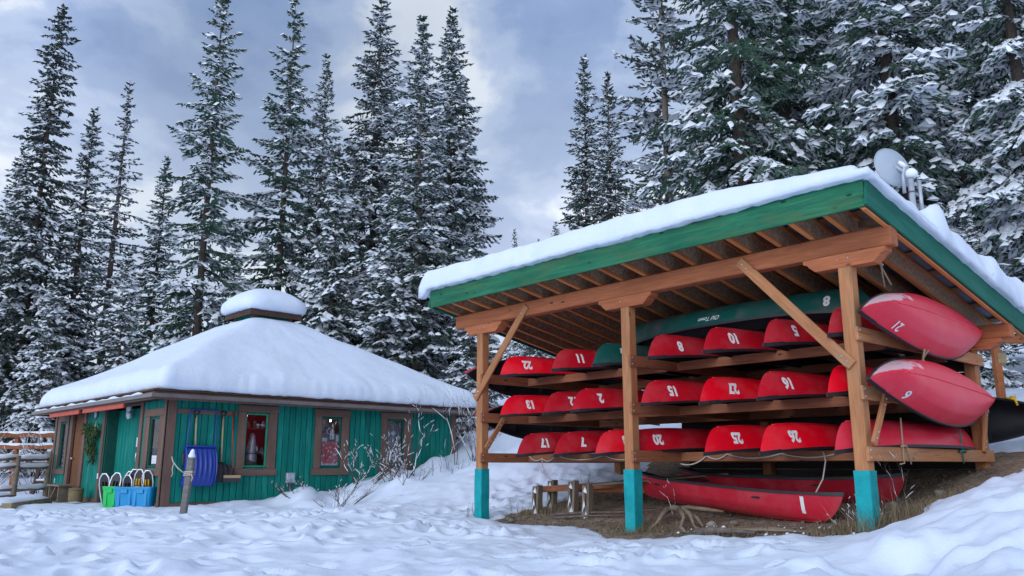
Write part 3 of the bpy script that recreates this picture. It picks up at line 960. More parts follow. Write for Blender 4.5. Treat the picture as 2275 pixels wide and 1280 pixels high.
_kt = np.linspace(-.985, .985, 41)
_kx = c_xs(np.zeros_like(_kt)) * _kt; _kz = c_keel(_kt) - .002
kv, kf = tube_vf(np.stack([_kx, np.zeros_like(_kx), _kz], -1), np.full(41, .011), 6)
ME['keel'] = make_mesh('keel_strip', kv, kf, M['hull'], True)
texts = []       # (text object, canoe root, x centre, side, height, z centre, slant)
def text_curve(s, size=1.0, bold=.03, shear=0.0):
    c = bpy.data.curves.new('number', 'FONT')
    c.body = s; c.size = size; c.align_x = 'CENTER'; c.align_y = 'CENTER'
    c.offset = bold; c.shear = shear; c.resolution_u = 4; c.space_character = 0.98
    o = bpy.data.objects.new('number_source', c)
    COL.objects.link(o)
    return o
RED = (0.86, 0.002, 0.018); CRIMSON = (0.54, 0.006, 0.020); DARKRED = (0.36, 0.012, 0.028); PINK = (0.74, 0.018, 0.050)
GREEN = (0.006, 0.080, 0.066); GREY = (0.035, 0.050, 0.070)
def hash_label(t_): return sum((i + 3) * ord(c) for i, c in enumerate(t_))
def canoe(mat4, color, label, num=None, numx=-1.40, side=1, numh=.178, numz=.172, frost=False, seats=True, group='canoes stored in and around the shed', bold=.0085, extra=None, sx_=.86):
    r = empty('canoe', mat4)
    tag(r, label, 'canoe', group)
    h = new_obj('hull', ME['hull_frost' if frost else 'hull'], r)
    q_ = .84 + .28 * ((hash_label(label) % 97) / 97.0)
    color = tuple(c * q_ for c in color)
    h.color = (*color, 1)
    new_obj('keel_strip', ME['keel'], r).color = (*[c * 1.15 for c in color], 1)
    new_obj('gunwale', ME['gun+'], r); new_obj('gunwale', ME['gun-'], r)
    new_obj('deck_plate', ME['deck+'], r); new_obj('deck_plate', ME['deck-'], r)
    if seats:
        for x0, nm in ((-1.05, 'seat'), (.80, 'seat'), (-.1, 'thwart')):
            o = new_obj(nm, _tw[x0], r); o.location.x = x0
    if num:
        texts.append((text_curve(num, numh, bold * numh / .165), r, numx, side, numz, sx_))
    for e in (extra or []):
        texts.append((text_curve(e[0], e[2], e[4], e[5]), r, e[1], e[6], e[3], e[7]))
    return r
def Rcols(x, y, z): return Matrix((Vector(x), Vector(y), Vector(z))).transposed().to_4x4()
def upturned(xt, yt, zt, yaw=0.0):
    """upside-down canoe lying along the shed's depth, near tip at the given shed coordinates"""
    Rm = Matrix.Rotation(yaw, 4, 'Z') @ Rcols((0, 1, 0), (1, 0, 0), (0, 0, -1))
    tip = Vector((xt, yt, zt)); off = Rm.to_3x3() @ Vector((-CL / 2, 0, .38))
    return FS @ Matrix.Translation(tip - off) @ Rm
TOP = [('22', -2.43, -.20, 2.195, RED, 'bright red upturned canoe 22 on the top tier beside the left post'),
       ('11', -1.29, -.18, 2.195, CRIMSON, 'red upturned canoe 11 on the top tier, between 22 and the green one'),
       ('4', -.45, -.20, 2.19, GREEN, 'dark green upturned canoe 4 on the top tier, half behind the middle post'),
       ('8', .52, -.20, 2.20, CRIMSON, 'red upturned canoe 8 on the top tier, right of the middle post'),
       ('10', 1.40, -.22, 2.19, CRIMSON, 'red upturned canoe 10 on the top tier, below the script lettering'),
       ('5', 2.22, -.20, 2.19, CRIMSON, 'red upturned canoe 5 on the top tier, behind the diagonal brace'),
       (None, 3.0, -.18, 2.215, CRIMSON, 'red upturned canoe hidden behind the right post on the top tier')]
MID = [('13', -2.43, -.20, 1.57, RED, 'bright red upturned canoe 13 on the middle tier beside the left post'),
       ('12', -1.50, -.16, 1.57, CRIMSON, 'red upturned canoe 12 on the middle tier, second from the left post'),
       ('2', -.86, -.22, 1.575, CRIMSON, 'red upturned canoe 2 on the middle tier, left of the middle post'),
       ('15', .38, -.20, 1.60, CRIMSON, 'red upturned canoe 15 on the middle tier, right of the middle post'),
       ('27', 1.30, -.20, 1.57, RED, 'bright red upturned canoe 27 on the middle tier'),
       ('16', 2.11, -.22, 1.575, CRIMSON, 'red upturned canoe 16 on the middle tier'),
       ('14', 2.95, -.20, 1.57, RED, 'bright red upturned canoe on the middle tier, its number cut by the right post')]
LOW = [('17', -2.04, -.20, .965, CRIMSON, 'red upturned canoe 17 on the lowest tier, nearest the left post'),
       ('7', -1.26, -.18, .965, CRIMSON, 'red upturned canoe 7 on the lowest tier'),
       ('23', -.43, -.22, .962, RED, 'bright red upturned canoe 23 on the lowest tier, cut by the middle post'),
       ('20', -.05, .02, .975, CRIMSON, 'red upturned canoe 20 on the lowest tier, its nose behind the middle post'),
       ('25', 1.33, -.20, .960, RED, 'bright red upturned canoe 25 on the lowest tier, the left of a bright pair'),
       ('26', 2.10, -.22, .960, RED, 'bright red upturned canoe 26 on the lowest tier, the right of a bright pair'),
       (None, 2.98, -.20, .965, PINK, 'faded red upturned canoe on the lowest tier, behind the right post')]
jr = random.Random(4)
for tier in (TOP, MID, LOW):
    for num, x, y, z, c, lab in tier:
        canoe(upturned(x, y, z, jr.uniform(-.012, .012)), c, lab, num, numx=-1.47 + jr.uniform(-.03, .03), seats=False, numz=.165 if num != '8' else .18,
              extra=[('CANADIAN CANOE', -1.44, .035, .085, .0005, 0, 1, 1.0)] if False else None)
# the long green canoe lying across the top
Rg = Rcols((1, 0, 0), (0, -1, 0), (0, 0, -1))
tip = Vector((3.02, 1.02, 2.60)); off = Rg.to_3x3() @ Vector((CL / 2, 0, .38))
canoe(FS @ Matrix.Translation(tip - off) @ Matrix.Rotation(radians(-.6), 4, 'Y') @ Rg, GREEN, 'long dark green upturned canoe lying across the top under the roof', '8', numx=1.42, seats=False, numh=.17,
      extra=[('Old Town', -.18, .085, .19, .0012, .35, 1, 1.0)])
# canoes lashed on their sides outside the right frame
def sideways(tip, tip2, roll, left=False):
    a = radians(roll)
    xc = (Vector(tip2) - Vector(tip)).normalized()
    if not left:
        zc = Vector((-cos(a), 0, -sin(a)))
    else:
        zc = Vector((cos(a), 0, -sin(a)))
    zc = (zc - xc * zc.dot(xc)).normalized(); yc = zc.cross(xc)
    Rm = Rcols(xc, yc, zc)
    off = Rm.to_3x3() @ Vector((-CL / 2, 0, .38))
    return FS @ Matrix.Translation(Vector(tip) - off) @ Rm
SQ = Matrix.Diagonal((.965, 1.0, .94, 1))
canoe(sideways((3.42, -.42, 2.40), (3.10, 3.35, 2.46), 16) @ SQ, PINK, 'frosted red canoe 21 lashed on its side, the upper one outside the shed', '21', numx=-1.42, numh=.16, numz=.20, frost=True, seats=False, bold=.0035, sx_=1.0,
      extra=[('21', -1.42, .15, .19, .003, 0, -1, 1.0)])
canoe(sideways((3.42, -.36, 1.70), (3.12, 3.5, 1.58), 16) @ SQ, PINK, 'frosted red canoe 6 lashed on its side, the lower one outside the shed', '6', numx=-1.42, numh=.17, numz=.20, frost=True, seats=False, bold=.004, sx_=1.1,
      extra=[('6', -1.42, .15, .19, .004, 0, -1, 1.1)])
canoe(sideways((-3.46, -.02, 2.335), (-3.46, 3.9, 2.36), 16, True), PINK, 'red canoe on its side outside the left frame, the upper one, black inside showing', seats=True)
canoe(sideways((-3.46, .22, 1.62), (-3.46, 4.1, 1.60), 16, True), PINK, 'red canoe on its side outside the left frame, the lower one', seats=True)
Rg = Rcols((1, 0, 0), (0, 0, 1), (0, -1, 0))
tip = Vector((4.10, 3.9, 1.46)); off = Rg.to_3x3() @ Vector((CL / 2, 0, .38))
canoe(FS @ Matrix.Translation(tip - off) @ Rg, GREY, 'dark grey canoe on its side behind the rear posts, its end with a yellow rope', seats=True)
# two canoes standing upright on the earth
def upright(a, b):
    xc = (Vector(b) - Vector(a)).normalized(); zc = (Vector((0, 0, 1)) - xc * xc.z).normalized(); yc = zc.cross(xc)
    return FS @ Matrix.Translation((Vector(a) + Vector(b)) / 2) @ Rcols(xc, yc, zc)
canoe(upright((-1.20, 1.52, .375), (2.60, .58, .145)) @ Matrix.Rotation(radians(-7), 4, 'X'), (0.56, 0.018, 0.040), 'red canoe 1 standing upright on the bare earth under the shed', '1', numx=1.50, side=-1, numh=.235, numz=.185, bold=.010)
canoe(upright((-.92, 2.30, .42), (2.92, 1.60, .36)), DARKRED, 'dark red canoe standing upright behind canoe 1', '0', numx=1.42, side=-1, numh=.18)

# paint the numbers onto the hulls
bpy.context.view_layer.update()
_dg = bpy.context.evaluated_depsgraph_get()
for to, root, xc, side, zc, scx in texts:
    me = bpy.data.meshes.new_from_object(to.evaluated_get(_dg))
    bmx = bmesh.new(); bmx.from_mesh(me)
    bmesh.ops.triangulate(bmx, faces=bmx.faces[:])
    for _ in range(3):
        le = [e for e in bmx.edges if e.calc_length() > .02]
        if le: bmesh.ops.subdivide_edges(bmx, edges=le, cuts=1, use_grid_fill=False)
        bmesh.ops.triangulate(bmx, faces=bmx.faces[:])
    bmx.to_mesh(me); bmx.free()
    n = len(me.vertices); co = np.empty(n * 3, dtype=np.float32); me.vertices.foreach_get('co', co); co = co.reshape(-1, 3)
    x = xc + (-side) * co[:, 0] * scx
    z = zc + co[:, 1]
    s_ = np.clip(z / .33, 0, 1); t_ = x / (CL / 2)
    for _ in range(12):
        t_ = np.clip(x / c_xs(s_), -1, 1)
        s_ = np.clip((z - c_keel(t_)) / (c_sheer(t_) - c_keel(t_)), .001, 1)
    y = CB / 2 * c_g(t_) * c_sec(s_) + .010 * np.exp(-((s_ - .40) / .06) ** 2) * c_g(t_) + .006
    v = np.stack([x, side * y, z], -1)
    me.vertices.foreach_set('co', v.astype(np.float32).ravel())
    me.update()
    me.materials.clear(); me.materials.append(M['white'])
    body = to.data.body
    o = new_obj('number' if body.isdigit() else 'lettering', me, root)
    cu = to.data
    bpy.data.objects.remove(to); bpy.data.curves.remove(cu)

# ================================================================== hut
HW, HL, HH = 7.13, 7.455, 2.13           # left wall length (along -x), right wall length (along +y), height
hut = empty('visitor_hut', FU)
tag(hut, 'green board hut with brown trim, hipped snowy roof and roof lantern', 'hut')
BOARD = .142
def board_mesh(h, w=.128, t=.020):
    key = ('bd', round(h, 2), w)
    me = _timber.get(key)
    if me is None:
        v, f = cbox_vf(np.array([0, -w / 2, 0]), np.array([h, w / 2, t]), .006)
        me = make_mesh('board', v, f, M['gboard']); _timber[key] = me
    return me
class Wall:
    """d: position along the wall, n: outward distance, z"""
    def __init__(s, kind):
        s.kind = kind
    def p(s, d, n, z):
        return Vector((n, d, z)) if s.kind == 'R' else Vector((-d, -n, z))
    def axes(s):
        if s.kind == 'R': return Vector((0, 1, 0)), Vector((1, 0, 0))
        return Vector((-1, 0, 0)), Vector((0, -1, 0))
    def place(s, o, d, n, z, along='z'):
        a, nn = s.axes(); up = Vector((0, 0, 1))
        if along == 'z':                      # mesh x up, mesh z outward
            x, zz = up, nn
        else:                                 # mesh x along the wall, mesh z outward
            x, zz = a, nn
        y = zz.cross(x)
        Mx = Matrix((x, y, zz)).transposed().to_4x4(); Mx.translation = s.p(d, n, z)
        o.matrix_basis = Mx
        return o
    def box(s, name, d0, d1, n0, n1, z0, z1, mat, parent, ch=.004):
        a = s.p(d0, n0, z0); b = s.p(d1, n1, z1)
        lo = np.minimum(a, b); hi = np.maximum(a, b)
        horizontal = (d1 - d0) > (z1 - z0)
        L = (d1 - d0) if horizontal else (z1 - z0)
        Wd = (z1 - z0) if horizontal else (d1 - d0)
        v, f = cbox_vf(np.array([0, -Wd / 2, 0]), np.array([L, Wd / 2, n1 - n0]), ch)
        o = obj(name, v, f, mat, parent)
        if horizontal: s.place(o, d0 if s.kind == 'R' else d0, n0, (z0 + z1) / 2, 'd')
        else: s.place(o, (d0 + d1) / 2, n0, z0, 'z')
        return o
WR, WL = Wall('R'), Wall('L')
Z0 = .11
def build_wall(W, length, openings):
    a, nn = W.axes()
    mb = MB()
    # backing with openings
    cuts = sorted(set([0.0, length] + [x for o in openings for x in o[:2]]))
    for c0, c1 in zip(cuts[:-1], cuts[1:]):
        op = [o for o in openings if o[0] <= c0 + 1e-6 and o[1] >= c1 - 1e-6]
        segs = [(0.0, HH + .1)]
        for o in op: segs = [(0.0, o[2]), (o[3], HH + .1)]
        for z0, z1 in segs:
            if z1 - z0 < .01: continue
            p, q = W.p(c0, -.10, z0), W.p(c1, -.003, z1)
            mb.box(np.minimum(p, q), np.maximum(p, q))
    wall = mb.obj('wall', M['gdark'], hut)
    nB = int(length / BOARD)
    for i in range(nB + 1):
        d = .07 + i * BOARD
        if d > length - .04: break
        ops = [o for o in openings if o[0] - .05 < d < o[1] + .05]
        segs = [(Z0, HH)]
        for o in ops: segs = [(Z0, o[2] - .01), (o[3] + .01, HH)]
        for z0, z1 in segs:
            if z1 - z0 < .06: continue
            b = new_obj('board', board_mesh(z1 - z0), wall)
            W.place(b, d, 0.0 + .004 * ((i * 7) % 3) / 3, z0)
            b.location += Vector((0, 0, 0))
    return wall
R_OPEN = [(1.66, 2.19, .80, 1.93), (3.50, 4.03, .80, 1.91), (5.31, 5.82, .80, 1.92)]
L_OPEN = [(.20, .74, .80, 1.79), (1.28, 3.42, 0.0, 2.10), (4.75, 5.80, 0.0, 2.12), (6.15, 6.68, .78, 1.90)]
wallR = build_wall(WR, HL, R_OPEN)
wallL = build_wall(WL, HW, L_OPEN)
# the two walls out of sight, plain
mb = MB(); mb.box((-HW, HL - .1, 0), (-.1, HL, HH + .1)); mb.obj('wall', M['gdark'], hut)
mb = MB(); mb.box((-HW, 0.1, 0), (-HW + .1, HL - .1, HH + .1)); mb.obj('wall', M['gdark'], hut)
# trim
WR.box('corner_board', 0.0, .175, .026, .05, -.1, HH, M['brown'], hut)
WR.box('corner_board', HL - .14, HL + .02, .026, .05, -.1, HH, M['brown'], hut)
WL.box('corner_board', -.05, .03, .026, .05, -.1, HH, M['brown'], hut)
WL.box('corner_board', HW - .10, HW + .03, .026, .05, -.1, HH, M['brown'], hut)
WR.box('skirting', .18, HL - .15, .024, .046, -.15, Z0, M['brown'], hut)
WL.box('skirting', 3.60, 4.62, .024, .046, -.15, Z0, M['brown'], hut)
WL.box('skirting', 5.92, HW - .11, .024, .046, -.15, Z0, M['brown'], hut)
WL.box('skirting', .04, 1.14, .024, .046, -.15, Z0, M['brown'], hut)
WR.box('tool_board', .20, 1.45, .026, .048, 1.86, 1.95, M['brown'], hut)

def window(W, o, cas, sash, wc=.18, head=.17, sill=.17):
    d0, d1, z0, z1 = o; c0, c1, cz0, cz1 = cas
    a, nn = W.axes()
    root = MB()
    win = W.box('window', d0 - .005, d1 + .005, -.055, -.045, z0 - .005, z0 + .02, M['gtrim'], hut, 0)
    I = win.matrix_basis.inverted()
    def sub(name, *a_, **k):
        q = W.box(name, *a_, **k); Mx = q.matrix_basis.copy(); q.parent = win; q.matrix_basis = I @ Mx
        return q
    sub('casing', c0 + .02, d0 - .0, .027, .052, z0 - .03, z1 + .02, M['brown'], hut)
    sub('casing', d1 + .0, c1 - .02, .027, .052, z0 - .03, z1 + .02, M['brown'], hut)
    sub('casing', c0, c1, .028, .058, z1 + .023, cz1, M['brown'], hut)
    sub('casing', c0 - .02, c1 + .02, .028, .058, cz0, z0 - .033, M['brown'], hut)
    t = .035
    for (e0, e1, y0, y1) in ((d0, d0 + t, z0, z1), (d1 - t, d1, z0, z1), (d0 + t, d1 - t, z0, z0 + t), (d0 + t, d1 - t, z1 - t, z1)):
        sub('sash', e0, e1, -.03, .024, y0, y1, sash, hut)
    sub('pane', d0 + t, d1 - t, -.012, -.006, z0 + t, z1 - t, M['glass'], hut, ch=0)
    # reveal: inner lining so the opening has depth
    return win
for o in R_OPEN:
    window(WR, o, (o[0] - .19, o[1] + .22, .625, 2.09), M['gtrim'] if o[0] < 2 else M['gdark'])
wl_b = window(WL, L_OPEN[0], (.0, 1.0, .63, 1.96), M['gdark'])
wl_a = window(WL, L_OPEN[3], (6.03, 6.90, .62, 2.08), M['gdark'])

# doors of the left wall
door = WL.box('door', 4.87, 5.70, -.06, -.02, 0.02, 2.06, M['door'], hut)
def subpart(o, parent):
    Mx = o.matrix_basis.copy(); o.parent = parent; o.matrix_basis = parent.matrix_basis.inverted() @ Mx; return o
subpart(WL.box('door_frame', 4.70, 4.86, -.01, .06, -.05, 2.12, M['brown'], hut), door)
subpart(WL.box('door_frame', 5.71, 5.90, -.01, .06, -.05, 2.12, M['brown'], hut), door)
subpart(WL.box('door_frame', 4.69, 5.91, -.005, .065, 2.06, 2.15, M['brown'], hut), door)
mbk = MB(); p0 = WL.p(5.58, .0, 1.0); mbk.tube([p0, p0 + Vector((0, -.05, 0)), p0 + Vector((0, -.06, -.001))], [.03, .03, .005], 8)
subpart(mbk.obj('door_knob', M['bolt'], hut, True), door)
ddoor = WL.box('double_door', 1.30, 3.40, -.30, -.26, .02, 2.08, M['gdark'], hut)
for i in range(22):
    d = 1.345 + i * .0955
    b = WL.box('board', d - .041, d + .041, -.259, -.244, .04, 2.06, M['gboard'], hut)
    subpart(b, ddoor)
for q in ((1.14, 1.28), (3.42, 3.56)):
    subpart(WL.box('door_frame', q[0], q[1], -.02, .055, -.05, 2.12, M['brown'], hut), ddoor)
subpart(WL.box('door_frame', 1.14, 3.56, -.015, .05, 2.085, 2.15, M['brown'], hut), ddoor)
WL.box('door_recess', 3.40, 3.42, -.31, -.02, 0, 2.08, M['gdark'], hut)
WL.box('door_recess', 1.28, 1.30, -.31, -.02, 0, 2.08, M['gdark'], hut)
mbk = MB(); hx = WL.p(1.98, -.24, 1.12)
mbk.tube([hx, hx + Vector((0, -.045, -.02)), hx + Vector((0, -.055, -.11)), hx + Vector((0, -.045, -.20)), hx + Vector((0, 0, -.22))], .012, 6)
subpart(mbk.obj('door_handle', M['bolt'], hut, True), ddoor)
# doorstep slab
mb = MB(); mb.box((-5.95, -.75, -.06), (-1.0, -.055, .025), ch=.01); mb.obj('doorstep', M['stone'], hut)

# eaves: soffit, rafter fascia and gutter
OV = .43
cxm, cym = -HW / 2, HL / 2
def ring_box(name, o_in, o_out, z0, z1, mat, parent, ch=.004):
    """four mitred boards round the hut"""
    for k in range(4):
        def crn(o, s1, s2): return ((o if s1 else -HW - o), (HL + o if s2 else -o))
        cs = [(1, 0), (1, 1), (0, 1), (0, 0)]
        a, b = cs[k], cs[(k + 1) % 4]
        pts = []
        for z in (z0, z1):
            for o in (o_in, o_out):
                for c in (a, b):
                    x, y = crn(o, *c); pts.append((x, y, z))
        f = [[0, 1, 3, 2], [4, 6, 7, 5], [0, 4, 5, 1], [2, 3, 7, 6], [0, 2, 6, 4], [1, 5, 7, 3]]
        obj(name, pts, f, mat, parent)
ring_box('soffit', -.02, OV - .03, 2.135, 2.155, M['brown_dark'], hut)
ring_box('eave_board', OV - .028, OV, 2.09, 2.245, M['brown'], hut)
ring_box('gutter', OV + .003, OV + .085, 2.125, 2.20, M['gutter'], hut)
ring_box('roof_edge', OV - .02, OV + .05, 2.25, 2.285, M['brown_dark'], hut)
# downpipe hook and red-orange planks under the left eave
for d0, d1 in ((1.20, 3.76), (4.03, 6.30)):
    q = WL.box('awning_rail', d0, d1, OV - .032, OV + .012, 1.995, 2.086, M['redpaint'], hut)
# roof deck
apex = 4.35
mb = MB()
pts = [(OV, -OV, 2.27), (OV, HL + OV, 2.27), (-HW - OV, HL + OV, 2.27), (-HW - OV, -OV, 2.27), (cxm, cym, apex)]
mb.add(pts, [[0, 1, 4], [1, 2, 4], [2, 3, 4], [3, 0, 4], [3, 2, 1, 0]]); mb.obj('roof', M['brown_dark'], hut)
# lantern on the roof
lan = .50
mb = MB(); mb.box((cxm - lan, cym - lan, 3.9), (cxm + lan, cym + lan, 4.80))
lantern = mb.obj('roof_lantern', M['gdark'], hut)
for k in range(8):
    e = -lan + .07 + k * .1225
    for (bx, by, sx2, sy2) in ((cxm + lan, cym + e, .012, .052), (cxm + e, cym - lan, .052, .012)):
        mb = MB(); mb.box((bx - sx2 - (0 if sx2 > .02 else -.012), by - sy2 - (0 if sy2 > .02 else .012), 4.0), (bx + sx2 + (0 if sx2 > .02 else .012), by + sy2 + (0 if sy2 > .02 else -.012), 4.78))
        mb.obj('board', M['gboard'], lantern)
for (bx, by) in ((cxm + lan, cym - lan), (cxm + lan, cym + lan), (cxm - lan, cym - lan)):
    mb = MB(); mb.box((bx - .06, by - .06, 4.0), (bx + .06, by + .06, 4.79)); mb.obj('corner_board', M['brown'], lantern)
lo_ = .70
mb = MB()
for (a_, b_) in (((-lo_, -lo_ - .03), (lo_ + .03, -lo_)), ((lo_, -lo_), (lo_ + .03, lo_ + .03)), ((-lo_ - .03, -lo_ - .03), (-lo_, lo_)), ((-lo_ - .03, lo_), (lo_, lo_ + .03))):
    m2 = MB(); m2.box((cxm + a_[0], cym + a_[1], 4.62), (cxm + b_[0], cym + b_[1], 4.76)); m2.obj('eave_board', M['brown_dark'], lantern)
m2 = MB(); m2.box((cxm - lo_, cym - lo_, 4.70), (cxm + lo_, cym + lo_, 4.74)); m2.obj('lantern_roof', M['brown_dark'], lantern)

# snow on the hut roof
def ring_snow(name, prof, cx, cy, F, rnd, nseg, jz, jr, seed, mat, texture=None):
    """prof: (half size, z, roundness); rings of a rounded square, closed at the top"""
    pr = []
    P = np.array(prof, float)
    V = []; nr = len(P)
    for k in range(nr):
        r, z, q = P[k]
        for i in range(nseg):
            a = 2 * pi * (i + .5) / nseg
            c_, s_ = cos(a), sin(a)
            n = q                                   # superellipse power
            rr = r / ((abs(c_) ** n + abs(s_) ** n) ** (1 / n))
            x, y = rr * c_, rr * s_
            jj = float(fbm(np.array([x * 1.6 + k * .13]), np.array([y * 1.6]), 3, seed)[0])
            j2 = float(fbm(np.array([x * .6]), np.array([y * .6]), 2, seed + 5)[0])
            fall = min(1, k / 3); st = float(vnoise(np.array([(abs(x) - abs(y)) * 6.0 + (abs(x) - abs(y)) ** 2 * .7 + z * 1.5]), np.array([z * 2.2]), 7)[0]) * (1 if 1 < k < 9 else 0) * (jz > .05)
            V.append((cx + x * (1 + jr * jj * .3 + .0032 * st), cy + y * (1 + jr * jj * .3 + .0032 * st), z + jz * (.5 * jj + 1.0 * j2) * fall + (0.012 * float(vnoise(np.array([(x + y) * 7.0]), np.array([(x - y) * 7.0]), 2)[0]) if k < 2 else 0)))
    V.append((cx, cy, P[-1][1] + .04)); V.append((cx, cy, P[0][1] + .02))
    f = []
    for k in range(nr - 1):
        for i in range(nseg):
            i2 = (i + 1) % nseg
            f.append([k * nseg + i, k * nseg + i2, (k + 1) * nseg + i2, (k + 1) * nseg + i])
    for i in range(nseg):
        f.append([(nr - 1) * nseg + i, (nr - 1) * nseg + (i + 1) % nseg, nr * nseg])
        f.append([(i + 1) % nseg, i, nr * nseg + 1])
    o = obj(name, V, f, mat, None, True)
    o.matrix_world = F
    return o
R0 = (HW + HL) / 4 + OV
def hut_prof():
    p = [(R0 - .12, 2.288, 90), (R0 - .01, 2.292, 90), (R0 + .025, 2.33, 90), (R0 + .03, 2.42, 90), (R0 + .01, 2.52, 80), (R0 - .03, 2.61, 70), (R0 - .09, 2.69, 60), (R0 - .17, 2.755, 50), (R0 - .30, 2.82, 45), (R0 - .55, 2.945, 40)]
    r = R0 - .85
    while r > .95:
        p.append((r, 2.945 + (R0 - .55 - r) * .572, 30 if r > 2 else 14)); r -= .28
    p.append((.80, 4.50, 10)); p.append((.62, 4.555, 7)); p.append((.45, 4.58, 4)); p.append((.2, 4.59, 2))
    return p
hs = ring_snow('roof_snow', hut_prof(), cxm, cym, FU, 0, 480, .07, .012, 51, M['snow_roof'])
tag(hs, 'deep snow on the hipped roof of the green hut', 'snow')
ls = ring_snow('roof_snow', [(.72, 4.77, 8), (.82, 4.765, 6), (.90, 4.80, 5), (.945, 4.90, 4.5), (.93, 5.02, 4), (.83, 5.15, 3.4), (.67, 5.27, 3), (.47, 5.37, 2.6), (.25, 5.41, 2.2), (.1, 5.43, 2)], cxm, cym, FU, 0, 72, .03, .05, 61, M['snow_roof'])
tag(ls, 'rounded cap of snow on the small roof lantern of the hut', 'snow')
# strip of snow lying in the left gutter
v = []
mb = MB()
pts = [(OV + .045 - .02 * sin(i), 0, 0) for i in range(3)]
gs = MB(); gp = []
for i in range(40):
    d = .1 + i * .19
    gp.append((-d, -OV - .045, 2.205 + .015 * sin(i * 1.7)))
gs.tube(gp, [.03 + .014 * sin(i * .9) for i in range(40)], 6)
o = gs.obj('gutter_snow', M['snow_roof'], None, True); o.matrix_world = FU
tag(o, 'thin strip of snow lying in the left gutter of the hut', 'snow')

# inside of the shop seen through the windows
room = MB()
room.box((-.95, 1.2, .2), (-.90, 6.6, 2.2)); room.box((-.95, 1.15, .2), (-.11, 1.2, 2.2)); room.box((-.95, 6.6, .2), (-.11, 6.65, 2.2))
room.box((-.95, 1.2, 2.12), (-.11, 6.6, 2.13)); room.box((-.95, 1.2, .15), (-.11, 6.6, .2))
room.obj('inner_wall', M['maroon'], hut)
def display(name, lab, mats, build):
    r = empty(name, FU); tag(r, lab, 'display'); build(r); return r
def shelf_goods(r, d0, d1, zs, depth0=-.38, depth1=-.06, seed=1, mats=('paper', 'silver', 'graywood', 'redpaint', 'paperblue')):
    q = random.Random(seed)
    for z in zs:
        mb = MB(); mb.box((depth0, d0, z - .02), (depth1, d1, z)); mb.obj('shelf', M['door'], r)
        d = d0 + .03
        while d < d1 - .08:
            w = q.uniform(.05, .10); h = q.uniform(.08, .17); x = q.uniform(depth0 + .1, depth1 - .07)
            mb = MB(); v, f = tube_vf([(x, d + w / 2, z), (x, d + w / 2, z + h * .6), (x, d + w / 2, z + h * .85), (x, d + w / 2, z + h)], [w / 2, w / 2, w / 3, w / 4], 8)
            mb.add(v, f); mb.obj('jar', M[q.choice(mats)], r, True); d += w + q.uniform(.01, .03)
display('shop_shelf', 'shelves of goods and silver figure behind the window beside the shovels', None, lambda r: (
    shelf_goods(r, 1.62, 2.24, (1.62, 1.10), seed=2), 
    MB().tube([(-.2, 1.93, .85), (-.2, 1.93, 1.0), (-.2, 1.94, 1.2), (-.2, 1.95, 1.38), (-.2, 1.95, 1.48), (-.2, 1.95, 1.52)], [.13, .14, .11, .075, .06, .02], 10).obj('silver_figure', M['silver'], r, True),
    MB().tube([(-.24, 1.88, .82), (-.24, 1.88, .90), (-.24, 1.88, 1.0), (-.24, 1.88, 1.03)], [.22, .2, .12, .02], 10).obj('grey_bundle', M['graywood'], r, True)))
def win2(r):
    mb = MB(); mb.box((-.024, 3.54, .837), (-.018, 3.99, 1.36)); mb.obj('cloth', M['dots'], r)
    mb = MB(); mb.box((-.0175, 3.54, .837), (-.0135, 3.99, .875), ch=.001); mb.obj('snow_edging', M['tsnow'], r)
    for d0, d1, z0, z1 in ((3.52, 3.72, 1.37, 1.45), (3.74, 3.90, 1.42, 1.62), (3.90, 4.02, 1.37, 1.52)):
        mb = MB(); mb.box((-.022, d0 + .02, z0), (-.019, d1 - .03, z1)); mb.obj('notice', M['paper'], r)
    mb = MB()
    for k in range(12):
        a = k * pi / 6; mb.tube([(-.045, 3.76 + .05 * cos(a), 1.60 + .05 * sin(a)), (-.045, 3.76 + .10 * cos(a), 1.60 + .10 * sin(a))], [.012, .006], 4)
    mb.obj('paper_snowflake', M['paper'], r)
    mb = MB(); mb.tube([(-.30, 3.93, 1.875), (-.30, 3.93, 1.86), (-.30, 3.93, 1.84)], [.008, .022, .012], 8); mb.obj('bulb', M['bulb'], r, True)
display('window_display', 'red snowflake cloth and notices in the middle window of the hut', None, win2)
def win3(r):
    shelf_goods(r, 5.26, 5.86, (1.10, 1.36), seed=5, mats=('maroon', 'paper', 'graywood'))
    for d, z in ((5.40, 1.58), (5.55, 1.60), (5.70, 1.50)):
        mb = MB(); mb.box((-.05, d - .05, z - .05), (-.045, d + .05, z + .05)); o = mb.obj('ornament', M['paper'], r)
        o.matrix_basis = Matrix.Translation((0, d, z)) @ Matrix.Rotation(radians(45), 4, 'X') @ Matrix.Translation((0, -d, -z))
    mb = MB(); mb.box((-.09, 5.53, .80), (-.06, 5.56, 1.9)); mb.obj('stake', M['door'], r)
display('window_display', 'dark display with small square ornaments in the right window of the hut', None, win3)
b = MB(); b.tube([(-.35, 1.85, 1.90), (-.35, 1.85, 1.885), (-.35, 1.85, 1.86)], [.01, .03, .015], 8)
o = b.obj('ceiling_bulb', M['bulb'], None, True); o.matrix_world = FU
tag(o, 'small warm bulb glowing inside the window beside the shovels', 'lamp')

# things fixed to or standing by the hut -------------------------------
def wl(W, d, n, z): return FU @ W.p(d, n, z)
def hung(name, W, d, n, z):
    """an Empty with x along the wall to the right as seen from outside, y up the wall, z outward"""
    a, nn = W.axes()
    x = a if W.kind == 'R' else -a
    Mx = Matrix((x, Vector((0, 0, 1)), nn)).transposed().to_4x4(); Mx.translation = W.p(d, n, z)
    return empty(name, FU @ Mx)
